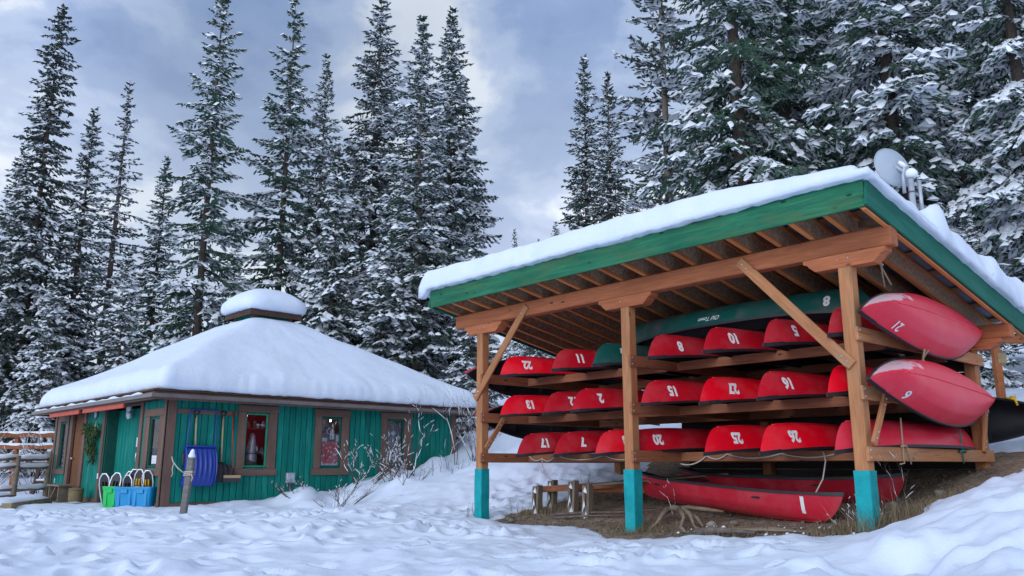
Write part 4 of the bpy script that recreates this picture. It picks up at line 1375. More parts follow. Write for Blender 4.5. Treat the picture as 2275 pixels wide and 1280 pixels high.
# blue snow scoop
r = hung('snow_scoop', WR, .70, .05, 1.21); tag(r, 'blue plastic snow scoop with looped handle hanging on the hut wall', 'snow scoop', 'tools hanging on the hut')
nx, ny = 37, 15
U_, V_ = np.meshgrid(np.linspace(-1, 1, nx), np.linspace(0, 1, ny), indexing='ij')
X_ = U_ * (.295 + .0 * V_) + .015 * V_ * U_ - .05 * V_; Y_ = -V_ * .78
rib = .035 * np.clip(np.cos(U_ * pi * 6), 0, 1) * np.clip(np.sin(V_ * pi), 0, 1)
Z_ = .05 + .12 * np.sin(V_ * pi * .85) + .06 * V_ + rib - .03 * (np.abs(U_) > .97)
def sheet(X, Y, Z, t):
    nx, ny = X.shape; n = nx * ny
    v = np.concatenate([np.stack([X, Y, Z], -1).reshape(-1, 3), np.stack([X, Y, Z - t], -1).reshape(-1, 3)])
    f = grid_faces(nx, ny); idx = np.arange(n).reshape(nx, ny)
    rim = np.concatenate([idx[:, 0], idx[-1, 1:], idx[-2::-1, -1], idx[0, -2:0:-1]]); r2 = np.roll(rim, -1)
    return v, np.concatenate([f, f[:, ::-1] + n, np.stack([rim, rim + n, r2 + n, r2], -1)])
v, f = sheet(X_, Y_, Z_, .012); obj('scoop_pan', v, f, M['blue'], r, True)
for sgn in (-1, 1):
    v, f = sheet(np.full((2, ny), sgn * .30) + np.array([[0], [.006]]) + (-.05 * V_[0] + .015 * V_[0] * sgn)[None, :], np.repeat(-V_[:1] * .78, 2, 0), np.repeat(Z_[18:19], 2, 0) + .02, .16)
    obj('side_wall', v, f, M['blue'], r)
MB().tube([(-.295, -.35, .03), (-.29, .0, .05), (-.25, .70, .03), (-.22, .735, .03), (.27, .735, .03), (.30, .70, .03), (.30, 0, .05), (.27, -.35, .03)], .014, 8).obj('handle_loop', M['blue'], r, True)
MB().box((-.30, -.02, .02), (.30, .02, .10), ch=.006).obj('top_lip', M['blue'], r)
def shovel(d, z, ln, lab, blade=True):
    r = hung('snow_shovel', WR, d, .06, z); tag(r, lab, 'shovel', 'tools hanging on the hut')
    MB().tube([(0, 0, 0), (.01, -.5 * ln, 0), (.025, -ln, 0)], .017, 8).obj('shaft', M['palewood'], r, True)
    MB().tube([(-.05, .10, 0), (-.055, .06, 0), (-.02, .0, 0), (0, -.06, 0)], .014, 6).tube([(.05, .10, 0), (.055, .06, 0), (.02, .0, 0), (0, -.06, 0)], .014, 6).tube([(-.05, .10, 0), (.05, .10, 0)], .014, 6).obj('grip', M['black'], r, True)
    U2, V2 = np.meshgrid(np.linspace(-1, 1, 25), np.linspace(0, 1, 9), indexing='ij')
    sh_ = np.clip(V2 / .35, 0, 1)
    X2 = U2 * .27 * (0.35 + .65 * np.sqrt(sh_)) + .02; Y2 = -ln - .0 - V2 * .40 + .05 * np.abs(U2) * (1 - sh_) * -1
    Z2 = .02 + .06 * np.sin(V2 * pi * .6) + .010 * np.cos(U2 * pi * 5)
    v, f = sheet(X2, Y2, Z2, .008); obj('blade', v, f, M['black'], r, True)
    return r
shovel(.58, 1.83, .62, 'wooden handled shovel hanging behind the blue snow scoop')
shovel(1.15, 1.83, .92, 'black shovel with pale wooden shaft hanging right of the scoop')
r = hung('push_broom', WR, 1.36, .07, 1.94); tag(r, 'red handled push broom hanging beside the first window', 'broom', 'tools hanging on the hut')
MB().tube([(0, 0, 0), (.01, -.6, .02), (.03, -1.30, .06)], .014, 8).obj('shaft', M['redhandle'], r, True)
MB().box((-.16, -1.36, .02), (.21, -1.30, .10), ch=.008).obj('broom_head', M['palewood'], r)
MB().box((-.17, -1.44, .025), (.20, -1.361, .095), ch=.004).obj('bristles', M['bristle'], r)
# meter box
r = hung('meter_box', WR, 2.77, .024, .57); tag(r, 'small grey electrical box with conduit on the green wall', 'electrical box')
MB().box((-.10, -.11, 0), (.10, .11, .07), ch=.01).obj('case', M['greymetal'], r)
MB().box((-.085, -.095, .0705), (.085, .095, .08), ch=.004).obj('lid', M['greymetal'], r)
MB().tube([(.0, -.115, .035), (.0, -.5, .035)], .016, 6).obj('conduit', M['gutter'], r, True)
# wall clock / lamp / signs on the left wall
r = hung('wall_clock', WL, 4.06, .03, 2.0); tag(r, 'round grey disc fixed high on the left wall near the wreath', 'wall disc')
MB().tube([(0, 0, .0), (0, 0, .03), (0, 0, .035)], [.10, .10, .085], 20).obj('rim', M['gutter'], r, True)
MB().tube([(0, 0, .036), (0, 0, .04)], [.083, .07], 20).obj('face', M['dish'], r, True)
r = hung('wall_lamp', WL, 2.45, -.24, 2.03); tag(r, 'white twin flood lamp over the double doors', 'lamp')
MB().tube([(0, .02, 0), (0, .02, .10)], .015, 6).obj('arm', M['greymetal'], r)
MB().tube([(0, .04, .10), (0, .05, .13), (0, .05, .17)], [.11, .105, .03], 14).obj('lamp_head', M['paper'], r, True)
MB().tube([(0, -.09, .08), (0, -.10, .14), (0, -.10, .16)], [.09, .10, .02], 14).obj('lamp_head', M['paper'], r, True)
def printed(name, W, d, n, z, w, h, lab, mat, lines, cat='notice'):
    r = hung(name, W, d, n, z); tag(r, lab, cat, 'notices on the double doors')
    MB().box((-w / 2, -h / 2, 0), (w / 2, h / 2, .004)).obj('sheet', mat, r)
    q = random.Random(len(lab))
    for i in range(lines):
        y = h / 2 - (i + 1) * h / (lines + 1)
        x1 = w / 2 * q.uniform(.4, .85)
        MB().box((-w / 2 * .85, y - h * .008, .0045), (x1, y + h * .008, .006)).obj('print_line', M['gutter'], r)
    return r
printed('door_notice', WL, 1.58, -.238, 1.62, .19, .50, 'tall blue printed notice on the right leaf of the double doors', M['paperblue'], 9)
printed('door_notice', WL, 2.06, -.238, 1.33, .17, .20, 'small white notice above the double door handle', M['paper'], 5)
printed('window_card', WL, .42, .005, .95, .26, .16, 'small white card low in the window beside the corner', M['paper'], 2)
for d, z, lab in ((6.74, .46, 'white outlet plate low on the wall left of the door'), (3.48, .60, 'white switch plate on the brown door frame')):
    r = hung('outlet_plate', WL, d, .056 if d < 5 else .026, z); tag(r, lab, 'outlet')
    MB().box((-.035, -.06, 0), (.035, .06, .014), ch=.004).obj('plate', M['paper'], r)
    MB().box((-.012, -.03, .0145), (.012, .03, .018), ch=.002).obj('cover', M['paper'], r)

# ================================================================== conifers
def norm(a): return a / (np.linalg.norm(a, axis=-1, keepdims=True) + 1e-9)
def quads_diamond(pos, d, wv, ln, wd):
    """thin diamonds: base, side, tip, side"""
    b = pos - d * (ln * .5)[:, None]; t = pos + d * (ln * .5)[:, None]
    m = pos - d * (ln * .08)[:, None]
    l = m + wv * (wd * .5)[:, None]; r = m - wv * (wd * .5)[:, None]
    v = np.stack([b, l, t, r], 1).reshape(-1, 3)
    f = np.arange(len(pos) * 4).reshape(-1, 4)
    return v, f
def fans(pos, d, a, b, h, rg, ring=7, droop=.9):
    """low snow pads: a ring and a raised centre"""
    n = len(pos)
    z = np.array([0, 0, 1.0])
    dh = d.copy(); 
    lat = norm(np.cross(dh, z))
    ang = np.linspace(0, 2 * pi, ring, endpoint=False)[None, :] + rg.uniform(0, 1, (n, 1))
    rr = rg.uniform(.72, 1.18, (n, ring))
    ca = np.cos(ang) * rr; sa = np.sin(ang) * rr
    P = pos[:, None, :] + dh[:, None, :] * (ca * a[:, None])[..., None] + lat[:, None, :] * (sa * b[:, None])[..., None]
    P[..., 2] -= (h[:, None] * droop) * rg.uniform(.4, 1.8, (n, ring))
    C = pos + z * h[:, None] * .6
    v = np.concatenate([P, C[:, None, :]], 1).reshape(-1, 3)
    k = ring + 1
    i = np.arange(ring); i2 = (i + 1) % ring
    tri = np.stack([i, i2, np.full(ring, ring)], -1)[None] + (np.arange(n) * k)[:, None, None]
    return v, tri.reshape(-1, 3)

def conifer(seed, H, base, R, nb, snow=.6, droop=.35, pitch=(35, -12), taper=.9, clump=.20, wid=.055, twig=.13, frond=.42, gap=.0, irregular=.18, trunk_r=None, bend=.0, tuft=False, dead=0, big=.25, density=1.0, colz=None, bare_low=0, pad=1.0):
    """H height; base: height of the lowest green bough; R: bough length low in the crown; nb: number of boughs"""
    rg = np.random.default_rng(seed)
    tr = trunk_r or H * .0105
    hh = np.linspace(0, 1, 22)
    bx = bend * np.sin(hh * 2.3 + seed) * H * .01; by = bend * np.cos(hh * 1.7 + seed) * H * .01
    bx -= bx[0]; by -= by[0]
    tp = np.stack([bx, by, hh * H], -1)
    rad = tr * np.clip(1 - hh, .02, 1) ** .85 * (1 + .5 * np.exp(-hh * 25))
    TV, TF = tube_vf(tp, rad, 7)
    TV = [tuple(p) for p in TV]; TF = list(TF)
    NP, ND, NL, NW = [], [], [], []
    SP, SD, SA, SB, SH = [], [], [], [], []
    # boughs
    u = (np.arange(nb) + rg.uniform(0, 1, nb)) / nb
    zf = base / H + (1 - base / H) * (u ** taper)
    ga = 2.399963
    nw = max(6, int(nb / 5.5))
    hq = (zf - base / H) / (1 - base / H)
    hq = np.clip((np.floor(hq * nw) + .5 + rg.normal(0, .16, nb)) / nw, 0, 1)
    zf = base / H + (1 - base / H) * hq
    for i in range(nb):
        h = (zf[i] - base / H) / (1 - base / H)          # 0 low .. 1 top
        z0 = zf[i] * H
        if colz is not None: Lr = colz(h) * R
        else: Lr = R * (1 - h) ** .82 + .05
        Lr *= rg.uniform(1 - irregular, 1 + irregular) * (rg.uniform(.45, .8) if rg.random() < gap else 1)
        Lr *= min(1, .55 + h * 4) 
        az = i * ga + rg.normal(0, .35)
        pit = radians(pitch[1] + (pitch[0] - pitch[1]) * h ** 1.6 + rg.normal(0, 6))
        out_ = np.array([cos(az), sin(az), 0.0]); lat = np.array([-sin(az), cos(az), 0.0])
        nt_ = max(4, int(Lr / twig * density))
        s = np.linspace(.10, 1, nt_)
        dr = droop * (1 - .75 * h)
        def path(s):
            rr = s * Lr * cos(pit)
            zz = s * Lr * math.tan(pit) * .8 - dr * Lr * s ** 1.6 + .42 * dr * Lr * s ** 3.2
            return rr, zz
        r_, z_ = path(s)
        bxz = np.interp(zf[i], hh, bx), np.interp(zf[i], hh, by)
        P = np.stack([bxz[0] + out_[0] * r_, bxz[1] + out_[1] * r_, z0 + z_], -1)
        P[:, :2] += (rg.normal(0, .02, (nt_, 2)) * Lr)
        T = norm(np.gradient(P, axis=0))
        # wooden bough
        if Lr > .5:
            k = [0, nt_ // 3, 2 * nt_ // 3, nt_ - 1]
            pp = np.concatenate([[[bxz[0], bxz[1], z0]], P[k]])
            v, f = tube_vf(pp, np.array([.014, .012, .009, .006, .003]) * (Lr * .8 + .35), 3, False)
            b0 = len(TV); TV += [tuple(q) for q in v]; TF += [[q + b0 for q in w] for w in f]
        if dead and rg.random() < dead: 
            continue
        sn = np.clip(snow * rg.uniform(.45, 1.4), 0, 1)
        # snow lies in patches: runs of twigs are loaded, others shaken bare
        ph = rg.uniform(0, 40)
        load = vnoise(np.linspace(0, max(1.5, Lr * 1.7), nt_) + ph, np.full(nt_, i * .37), seed)
        thr = np.interp(sn, [0, .3, .5, .7, 1], [.9, .30, .02, -.30, -.9])
        loaded = load > thr
        # twigs left and right
        shape = np.clip(1.25 * (1 - s) ** .75 * np.clip(s * 3.5, .25, 1), .10, 1)
        for side in (-1, 1, 0):
            if side == 0:
                tl = np.full(nt_, clump * .9); td = T
            else:
                tl = Lr * frond * shape * rg.uniform(.6, 1.2, nt_) + .06
                an = radians(52) + rg.normal(0, .22, nt_)
                td = norm(T * np.cos(an)[:, None] + side * lat[None] * np.sin(an)[:, None] + np.array([0, 0, -1.0]) * rg.uniform(.05, .45, nt_)[:, None])
            m = np.maximum(1, (tl / (clump * .62)).astype(int))
            mm = int(m.max())
            kk = np.arange(mm)[None, :]
            msk = kk < m[:, None]
            uu = (kk + .5 + rg.uniform(-.3, .3, (nt_, mm))) / m[:, None]
            pos = P[:, None, :] + td[:, None, :] * (tl[:, None] * uu)[..., None]
            pos[..., 2] -= .35 * (tl[:, None] * uu) ** 2 * (.6 + dr)
            dd = td[:, None, :] + rg.normal(0, .28, (nt_, mm, 3)); dd[..., 2] -= .18 if not tuft else -.25
            pos = pos[msk]; dd = norm(dd[msk])
            n = len(pos)
            NP.append(pos + np.array([0, 0, -.02])); ND.append(dd); tz = min(1, .45 + (1 - h) * 4); NL.append(rg.uniform(.75, 1.35, n) * clump * tz); NW.append(rg.uniform(.7, 1.3, n) * wid)
            # snow
            tw = np.repeat(loaded[:, None], mm, 1)[msk]; pk = rg.random(n) < np.where(tw, .66, .05)
            if pk.any():
                q = int(pk.sum())
                sc = rg.uniform(.55, 1.25, q)
                flat = dd[pk].copy(); flat[:, 2] *= .6
                SP.append(pos[pk] + np.array([0, 0, .012]) + np.stack([np.zeros(q), np.zeros(q), rg.uniform(0, .03, q)], -1)); SD.append(norm(flat)); tz = min(1, .45 + (1 - h) * 4); SA.append(clump * .86 * sc * pad * tz); SB.append(clump * .56 * sc * pad * tz); SH.append(clump * .32 * sc * pad * tz)
        # larger loaded pads on some boughs
        npad = rg.poisson(big * Lr * 2.2 * (sn + .1))
        if npad:
            ss = rg.uniform(.35, .98, npad); r2, z2 = path(ss)
            pp = np.stack([bxz[0] + out_[0] * r2, bxz[1] + out_[1] * r2, z0 + z2 + .03], -1) + lat[None] * (rg.normal(0, .14, npad) * Lr * (1 - ss * .6))[:, None]
            sc = rg.uniform(.6, 1.3, npad)
            SP.append(pp); SD.append(norm(np.repeat(out_[None], npad, 0) + np.array([0, 0, -.25]))); SA.append(.25 * sc * pad); SB.append(.16 * sc * pad); SH.append(.12 * sc * pad)
    if bare_low:
        for i in range(bare_low):
            z0 = rg.uniform(.05 * H, base); az = rg.uniform(0, 2 * pi); l = rg.uniform(.4, 1.3) * R * .6
            o2 = np.array([cos(az), sin(az), rg.uniform(-.35, .1)])
            pts = np.array([[0, 0, z0] + o2 * l * q + np.array([0, 0, -.12 * l * q * q]) for q in (0, .4, .75, 1)])
            v, f = tube_vf(pts, [.02, .015, .010, .004], 3, False); b0 = len(TV); TV += [tuple(q) for q in v]; TF += [[q + b0 for q in w] for w in f]
            if rg.random() < .8:
                SP.append(pts[1:] + np.array([0, 0, .02])); SD.append(norm(np.repeat((o2 * [1, 1, .3])[None], 3, 0))); SA.append(np.full(3, .14 * l + .05)); SB.append(np.full(3, .03)); SH.append(np.full(3, .03))
    pos = np.concatenate(NP); d = np.concatenate(ND); ln = np.concatenate(NL); wd = np.concatenate(NW)
    lat = norm(np.cross(d, np.array([0, 0, 1.0])) + rg.normal(0, .3, d.shape))
    v1, f1 = quads_diamond(pos, d, lat, ln, wd)
    dn = norm(np.cross(d, lat))
    v2, f2 = quads_diamond(pos, d, dn, ln * .9, wd * 1.1)
    NV = np.concatenate([v1, v2]); NF = np.concatenate([f1, f2 + len(v1)])
    SV, SF = fans(np.concatenate(SP), np.concatenate(SD), np.concatenate(SA), np.concatenate(SB), np.concatenate(SH), rg)
    return (TV, TF), (NV, NF), (SV, SF)

TREE = {}
def proto(key, needle, bark, **k):
    (tv, tf), (nv, nf), (sv, sf) = conifer(**k)
    TREE[key] = (make_mesh('trunk', tv, tf, M[bark], True), make_mesh('crown', nv, nf, M[needle]), make_mesh('bough_snow', sv, sf, M['tsnow'], True), k['H'])
def plant(key, x, y, top, rot, label, group='snow-laden conifers behind the buildings', widen=1.0, name='spruce_tree', zb=None, lean=0.0):
    """top: height of the tip above the camera's ground level"""
    z = (gz(x, y) if zb is None else zb) - .15
    t, c, s_, H = TREE[key]
    k = (top - z) / H
    Mx = Matrix.Translation((x, y, z)) @ Matrix.Rotation(lean, 4, 'Y') @ Matrix.Rotation(rot, 4, 'Z') @ Matrix.Diagonal((k * widen, k * widen, k, 1))
    r = empty(name, Mx); tag(r, label, 'tree', group)
    for nm, me in (('trunk', t), ('crown', c), ('bough_snow', s_)):
        p_ = new_obj(nm, me, r)
        if nm != 'trunk': p_['kind'] = 'stuff'
    return r
col_profile = lambda h: np.interp(h, [0, .18, .34, .50, .62, .80, .93, 1.0], [1.0, .95, .72, .50, .34, .30, .20, .05])
proto('column', 'needle_dark', 'bark', seed=11, H=18, base=.8, R=2.35, nb=330, snow=0.54, pad=0.72, droop=.30, pitch=(10, -16), clump=.20, wid=.075, twig=.125, colz=col_profile, frond=.40, irregular=.22, big=.25)
proto('narrow', 'needle', 'bark', seed=12, H=16, base=.9, R=1.9, nb=270, snow=0.63, pad=0.72, droop=.35, clump=.18, wid=.060, twig=.125, frond=.42, big=.35)
proto('open', 'needle_green', 'bark', seed=13, H=18, base=1.6, R=2.5, nb=185, snow=0.57, pad=0.8, droop=.34, pitch=(32, -8), clump=.21, wid=.066, twig=.125, frond=.40, gap=.28, irregular=.30, big=.65, trunk_r=.17)
proto('full', 'needle_dark', 'bark', seed=14, H=19, base=1.8, R=2.65, nb=290, snow=0.53, pad=0.8, droop=.42, pitch=(28, -20), clump=.20, wid=.064, twig=.125, frond=.42, irregular=.2, big=.6, trunk_r=.2)
proto('tall', 'needle', 'bark_pale', seed=15, H=17, base=2.6, R=2.2, nb=220, snow=0.62, pad=0.8, droop=.36, clump=.19, wid=.060, twig=.125, frond=.42, gap=.2, irregular=.25, big=.8, trunk_r=.15, bare_low=22)
proto('bushy', 'needle', 'bark', seed=16, H=18, base=1.5, R=2.8, nb=310, snow=0.63, pad=0.8, droop=.38, pitch=(26, -16), clump=.20, wid=.062, twig=.125, frond=.42, irregular=.16, big=.45)
proto('young', 'needle', 'bark', seed=17, H=8, base=.25, R=1.55, nb=150, snow=0.7, pad=0.8, droop=.30, clump=.15, wid=.050, twig=.12, frond=.42, big=.9)
proto('bare', 'needle_dark', 'bark_pale', seed=18, H=17, base=1.8, R=1.75, nb=230, snow=0.72, pad=0.72, droop=.25, clump=.16, wid=0.05, twig=.16, frond=.40, gap=.4, irregular=.35, dead=0.2, big=.2, bare_low=50)
proto('near_green', 'needle_green', 'bark', seed=19, H=24, base=3.2, R=3.5, nb=215, snow=0.22, droop=.40, pitch=(20, -14), clump=.20, wid=.062, twig=.145, frond=.40, irregular=.22, big=0.9, trunk_r=.26, gap=.15)
proto('near_snow', 'needle_green', 'bark', seed=20, H=24, base=4.0, R=3.2, nb=190, snow=0.5, droop=.46, pitch=(20, -16), clump=.20, wid=.060, twig=.145, frond=.40, irregular=.25, big=2.2, trunk_r=.24, gap=.2, bare_low=30)
proto('pine', 'needle_pine', 'bark_pale', seed=21, H=21, base=2.8, R=2.9, nb=170, snow=0.42, droop=.16, pitch=(38, 4), clump=.25, wid=.070, twig=.22, frond=.40, irregular=.35, gap=.3, tuft=True, big=.2, trunk_r=.19, bare_low=30)

LB = [ # key, x, y, top, rot, label, widen
 ('column', -18.1, 30, 18.95, .4, 'tall spruce with a dark column-like top, leftmost of the row', 1.0),
 ('narrow', -16.9, 31, 15.0, 1.0, 'narrow snowy spruce just right of the column-topped one', 1.05),
 ('bare', -16.6, 33, 17.2, 2.0, 'thin half-bare spruce standing third from the left', 1.1),
 ('narrow', -14.9, 33.5, 13.9, 3.1, 'short narrow spruce between the half-bare one and the open one', 1.1),
 ('open', -10.5, 27, 18.0, .0, 'open dark spruce with its trunk showing, left of the roof lantern', 1.05),
 ('open', -8.45, 29, 18.7, 2.2, 'tall spruce rising right above the roof lantern', 1.05),
 ('tall', -7.35, 30, 16.9, .7, 'slim spruce half behind the one above the roof lantern', .85),
 ('full', -5.45, 31, 20.3, 1.3, 'dark cone-topped spruce, the tallest of the middle group', 1.05),
 ('tall', -3.1, 26, 16.2, .2, 'grey-trunked spruce at the front of the middle group', 1.15),
 ('bushy', -2.4, 30, 18.9, 2.6, 'broad snowy spruce on the right flank of the middle group', 1.0),
 ('young', -6.05, 27.0, 11.6, 1.9, 'young snow-loaded spruce in front of the middle group', .95),
 ('narrow', .2, 60, 18.4, 1.1, 'tiny distant spruce tip above the left end of the shed roof', .8),
 ('narrow', 2.2, 66, 19.3, 2.1, 'faintest distant tip just right of the tiny spruce', .8),
 ('narrow', 3.05, 32, 17.85, .3, 'slender pointed spruce standing alone left of the big trees', 1.0),
 ('narrow', 3.9, 31, 16.6, 2.4, 'second slender spruce beside the lone pointed one', 1.0),
 ('pine', 5.0, 25, 22.5, .5, 'loose pine with frosted tufts at the left edge of the big trees', 1.0),
 ('near_green', 6.2, 21.0, 24.5, .6, 'great dark green spruce right behind the shed roof', 1.0),
 ('near_green', 8.4, 23.5, 27.0, 2.9, 'tall green spruce behind the satellite dish', 1.0),
 ('near_snow', 9.9, 20.0, 24.0, 1.2, 'snow-laden spruce behind and right of the satellite dish', 1.05),
 ('near_snow', 12.2, 18.3, 22.5, 3.6, 'snow-laden spruce above the right fascia with its trunk showing', .95),
 ('near_snow', 14.6, 20.5, 25.0, .1, 'dark spruce cut by the right edge of the picture', 1.0),
 ('bushy', -21.5, 34, 14.5, .9, 'snowy spruce at the far left edge', 1.0),
 ('young', -14.2, 29.5, 8.6, .4, 'young white spruce above the left eave of the hut', 1.0),
 ('young', -16.3, 28.5, 7.4, 2.4, 'small white spruce behind the orange rail', 1.0),
 ('bushy', -12.5, 36, 11.0, 2.2, 'bushy spruce in the second row above the left of the hut roof', 1.0),
 ('bushy', -8.9, 37, 11.5, 4.0, 'bushy spruce in the second row behind the roof lantern', .95),
 ('full', -4.6, 38, 13.0, 5.0, 'spruce in the second row behind the middle group', .95),
 ('young', -4.1, 25.2, 8.2, 5.2, 'young spruce with white boughs right of the roof lantern', 1.05),
 ('young', -1.2, 24.6, 7.6, 3.3, 'young spruce with white boughs behind the left end of the shed', 1.1),
 ('young', .6, 23.0, 6.4, .3, 'young spruce seen between the shed posts', 1.2),
 ('bushy', 1.6, 29, 9.6, 1.5, 'low bushy spruce behind the left slope of the shed roof', .9),
 ('bushy', 4.4, 28.5, 11.0, 3.0, 'low bushy spruce below the two slender ones', .9),
 ('near_green', 11.0, 27, 26.0, 1.9, 'dark spruce in the second row above the dish', 1.0),
 ('bushy', 15.5, 27, 24.0, .5, 'tall snowy spruce in the second row at the right', 1.2),
 ('young', 10.7, 15.4, 5.2, 1.2, 'small snow-covered spruce at the right behind the shed', .75),
 ('young', 9.3, 13.9, 3.6, .7, 'tiny snow-covered spruce behind the dark grey canoe', .9),
 ('young', 13.4, 18.6, 7.6, 4.1, 'young spruce filling the gap under the right-hand trees', 1.1),
 ('young', 10.6, 18.4, 6.6, 5.0, 'young spruce behind the sign frame at the right', 1.1),
 ('young', 12.6, 16.2, 6.8, 2.9, 'young spruce beyond the small one at the right edge', .9),
]
for key, x, y, top, rot, lab, wd in LB:
    plant(key, x, y, top, rot, lab, widen=wd, name='pine_tree' if key == 'pine' else 'spruce_tree')

# ================================================================== things round the hut
# plastic bins of snowshoes
def bin_tub(name, x, y, w, d, h, rot, mat, lab, corner=.06):
    r = empty(name, Matrix.Translation((x, y, gz(x, y) + .02)) @ Matrix.Rotation(rot, 4, 'Z')); tag(r, lab, 'bin', 'bins of snowshoes by the door')
    def ringp(k, z, inset=0):
        pts = []
        w2, d2 = w / 2 * k - inset, d / 2 * k - inset
        for (sx_, sy_, a0) in ((1, 1, 0), (-1, 1, 90), (-1, -1, 180), (1, -1, 270)):
            for a in (0, 45, 90):
                an = radians(a0 + a)
                pts.append((sx_ * (w2 - corner) + corner * cos(an), sy_ * (d2 - corner) + corner * sin(an), z))
        return pts
    rings = [ringp(.86, 0), ringp(.93, h * .5), ringp(.985, h * .86), ringp(1.03, h * .87), ringp(1.03, h * .93), ringp(1.06, h * .935), ringp(1.06, h), ringp(1.0, h), ringp(.96, h * .9), ringp(.84, .02)]
    v = [p for q in rings for p in q]; f = []
    for k in range(len(rings) - 1):
        for i in range(12):
            f.append([k * 12 + i, k * 12 + (i + 1) % 12, (k + 1) * 12 + (i + 1) % 12, (k + 1) * 12 + i])
    f.append(list(range(12))[::-1]); f.append([(len(rings) - 1) * 12 + i for i in range(12)])
    obj('tub', v, f, mat, r)
    for sx_ in (-.25, .25):
        MB().box((sx_ * w - .03, -d / 2 * .96 - .008, h * .12), (sx_ * w + .03, -d / 2 * .93, h * .84), ch=.006).obj('rib', mat, r)
    MB().box((-w * .16, -d / 2 * 1.06 - .012, h * .70), (w * .16, -d / 2 * .98, h * .90), ch=.008).obj('grip', mat, r)
    return r
P = lambda px, Y: (px - 1137.5) / 1824.0 * (Y * .9775)
YB = 16.55
bin_tub('storage_bin', P(250, YB), YB + .15, .30, .42, .42, .12, M['bingreen'], 'bright green plastic bin holding snowshoes')
bin_tub('storage_bin', P(286, YB), YB + .10, .42, .42, .41, .05, M['binblue'], 'bright blue plastic bin in the middle of the snowshoe bins')
bin_tub('storage_bin', P(326, YB), YB + .05, .42, .42, .41, -.05, M['binblue'], 'bright blue plastic bin at the corner of the hut')
def snowshoe(x, y, z, rot, tilt, ln, lab, yellow=False, roll=0):
    r = empty('snowshoe', Matrix.Translation((x, y, z)) @ Matrix.Rotation(rot, 4, 'Z') @ Matrix.Rotation(tilt, 4, 'Y') @ Matrix.Rotation(roll, 4, 'X')); tag(r, lab, 'snowshoe', 'snowshoes standing in the bins')
    w = .105
    pts = [(-.04, 0, -.05), (-w * .75, 0, ln * .25), (-w, 0, ln * .62), (-w * .86, 0, ln * .86), (-w * .35, 0, ln), (w * .35, 0, ln), (w * .86, 0, ln * .86), (w, 0, ln * .62), (w * .75, 0, ln * .25), (.04, 0, -.05)]
    MB().tube(pts, .015, 6).obj('frame', M['aluminium'], r, True)
    dk = [(x_ * .88, 0, z_ * .97) for x_, _, z_ in pts]
    n = len(dk)
    v = [(a, -.002, c) for a, _, c in dk] + [(a, .002, c) for a, _, c in dk]
    f = [list(range(n)), list(range(n, 2 * n))[::-1]] + [[i, (i + 1) % n, (i + 1) % n + n, i + n] for i in range(n)]
    obj('deck', v, f, M['black'], r)
    mb = MB()
    mb.box((-.05, -.035, ln * .38), (.05, -.006, ln * .52), ch=.008); mb.box((-.04, -.05, ln * .55), (-.015, -.006, ln * .74), ch=.004); mb.box((.015, -.05, ln * .55), (.04, -.006, ln * .74), ch=.004)
    mb.obj('binding', M['yellow'] if yellow else M['black'], r)
    return r
qs = random.Random(9)
shoes = [(241, .58, 0), (256, .60, 0), (268, .50, 0), (281, .62, 0), (291, .55, 0), (301, .66, 1), (313, .66, 1), (325, .60, 0), (336, .64, 1), (343, .58, 0)]
places = ('leftmost in the green bin', 'second in the green bin', 'at the left of the middle bin', 'with a tall loop in the middle bin', 'leaning low in the middle bin', 'with yellow straps in the middle bin', 'with yellow straps and a tall loop', 'low at the front of the corner bin', 'with yellow straps in the corner bin', 'nearest the corner of the hut')
for (px, ln, ye), pl in zip(shoes, places):
    snowshoe(P(px, YB + .12), YB + .12 + qs.uniform(-.08, .1), gz(P(px, YB), YB) + .10, qs.uniform(-.3, .3), qs.uniform(-.10, .16), ln, 'aluminium framed snowshoe ' + pl, bool(ye), qs.uniform(-.12, .12))
# slatted stool and pail by the door
r = empty('wooden_stool', FU @ Matrix.Translation((-4.86, -.42, .03))); tag(r, 'small weathered wooden stool by the brown door', 'stool')
MB().box((-.46, -.17, .33), (.46, .17, .375), ch=.008).obj('seat', M['log'], r)
for x in (-.34, .36):
    MB().box((x - .025, -.14, 0), (x + .025, .14, .328), ch=.006).obj('leg', M['log'], r)
span('brace', (-.30, -.1, .05), (.05, -.1, .31), .03, .04, M['log'], r)
r = empty('pail', FU @ Matrix.Translation((-3.86, -.36, .03))); tag(r, 'tan cylindrical pail standing beside the stool', 'pail')
MB().tube([(0, 0, 0), (0, 0, .02), (0, 0, .15), (0, 0, .30), (0, 0, .305), (0, 0, .30)], [.145, .15, .152, .155, .150, .140], 18).obj('pail_body', M['plank'], r, True)
MB().tube([(.157 * cos(a), .157 * sin(a), .27) for a in np.linspace(0, 2 * pi, 19)], .008, 5).obj('rim_band', M['log'], r, True)
# evergreen wreath bough on the wall
r = hung('evergreen_swag', WL, 3.98, .06, 1.55); tag(r, 'hanging evergreen swag on the wall between the doors', 'swag')
rg_ = np.random.default_rng(5)
pp = []; dd = []
spine = [(-.42, .12), (-.25, .10), (-.1, .02), (.05, -.06), (.18, -.02), (.30, .06), (.10, -.25), (.14, -.42), (.16, -.58), (-.10, -.20), (-.18, -.32)]
for i in range(900):
    c_ = spine[rg_.integers(len(spine))]
    pp.append((c_[0] + rg_.normal(0, .065), c_[1] + rg_.normal(0, .065), rg_.uniform(0, .14))); dd.append((rg_.normal(0, .6) + c_[0], -abs(rg_.normal(.5, .5)), rg_.normal(0, .3)))
pp = np.array(pp); dd = norm(np.array(dd)); la = norm(np.cross(dd, rg_.normal(0, 1, dd.shape)))
v, f = quads_diamond(pp, dd, la, np.full(len(pp), .13), np.full(len(pp), .022))
obj('foliage', v, f, M['wreath'], r)
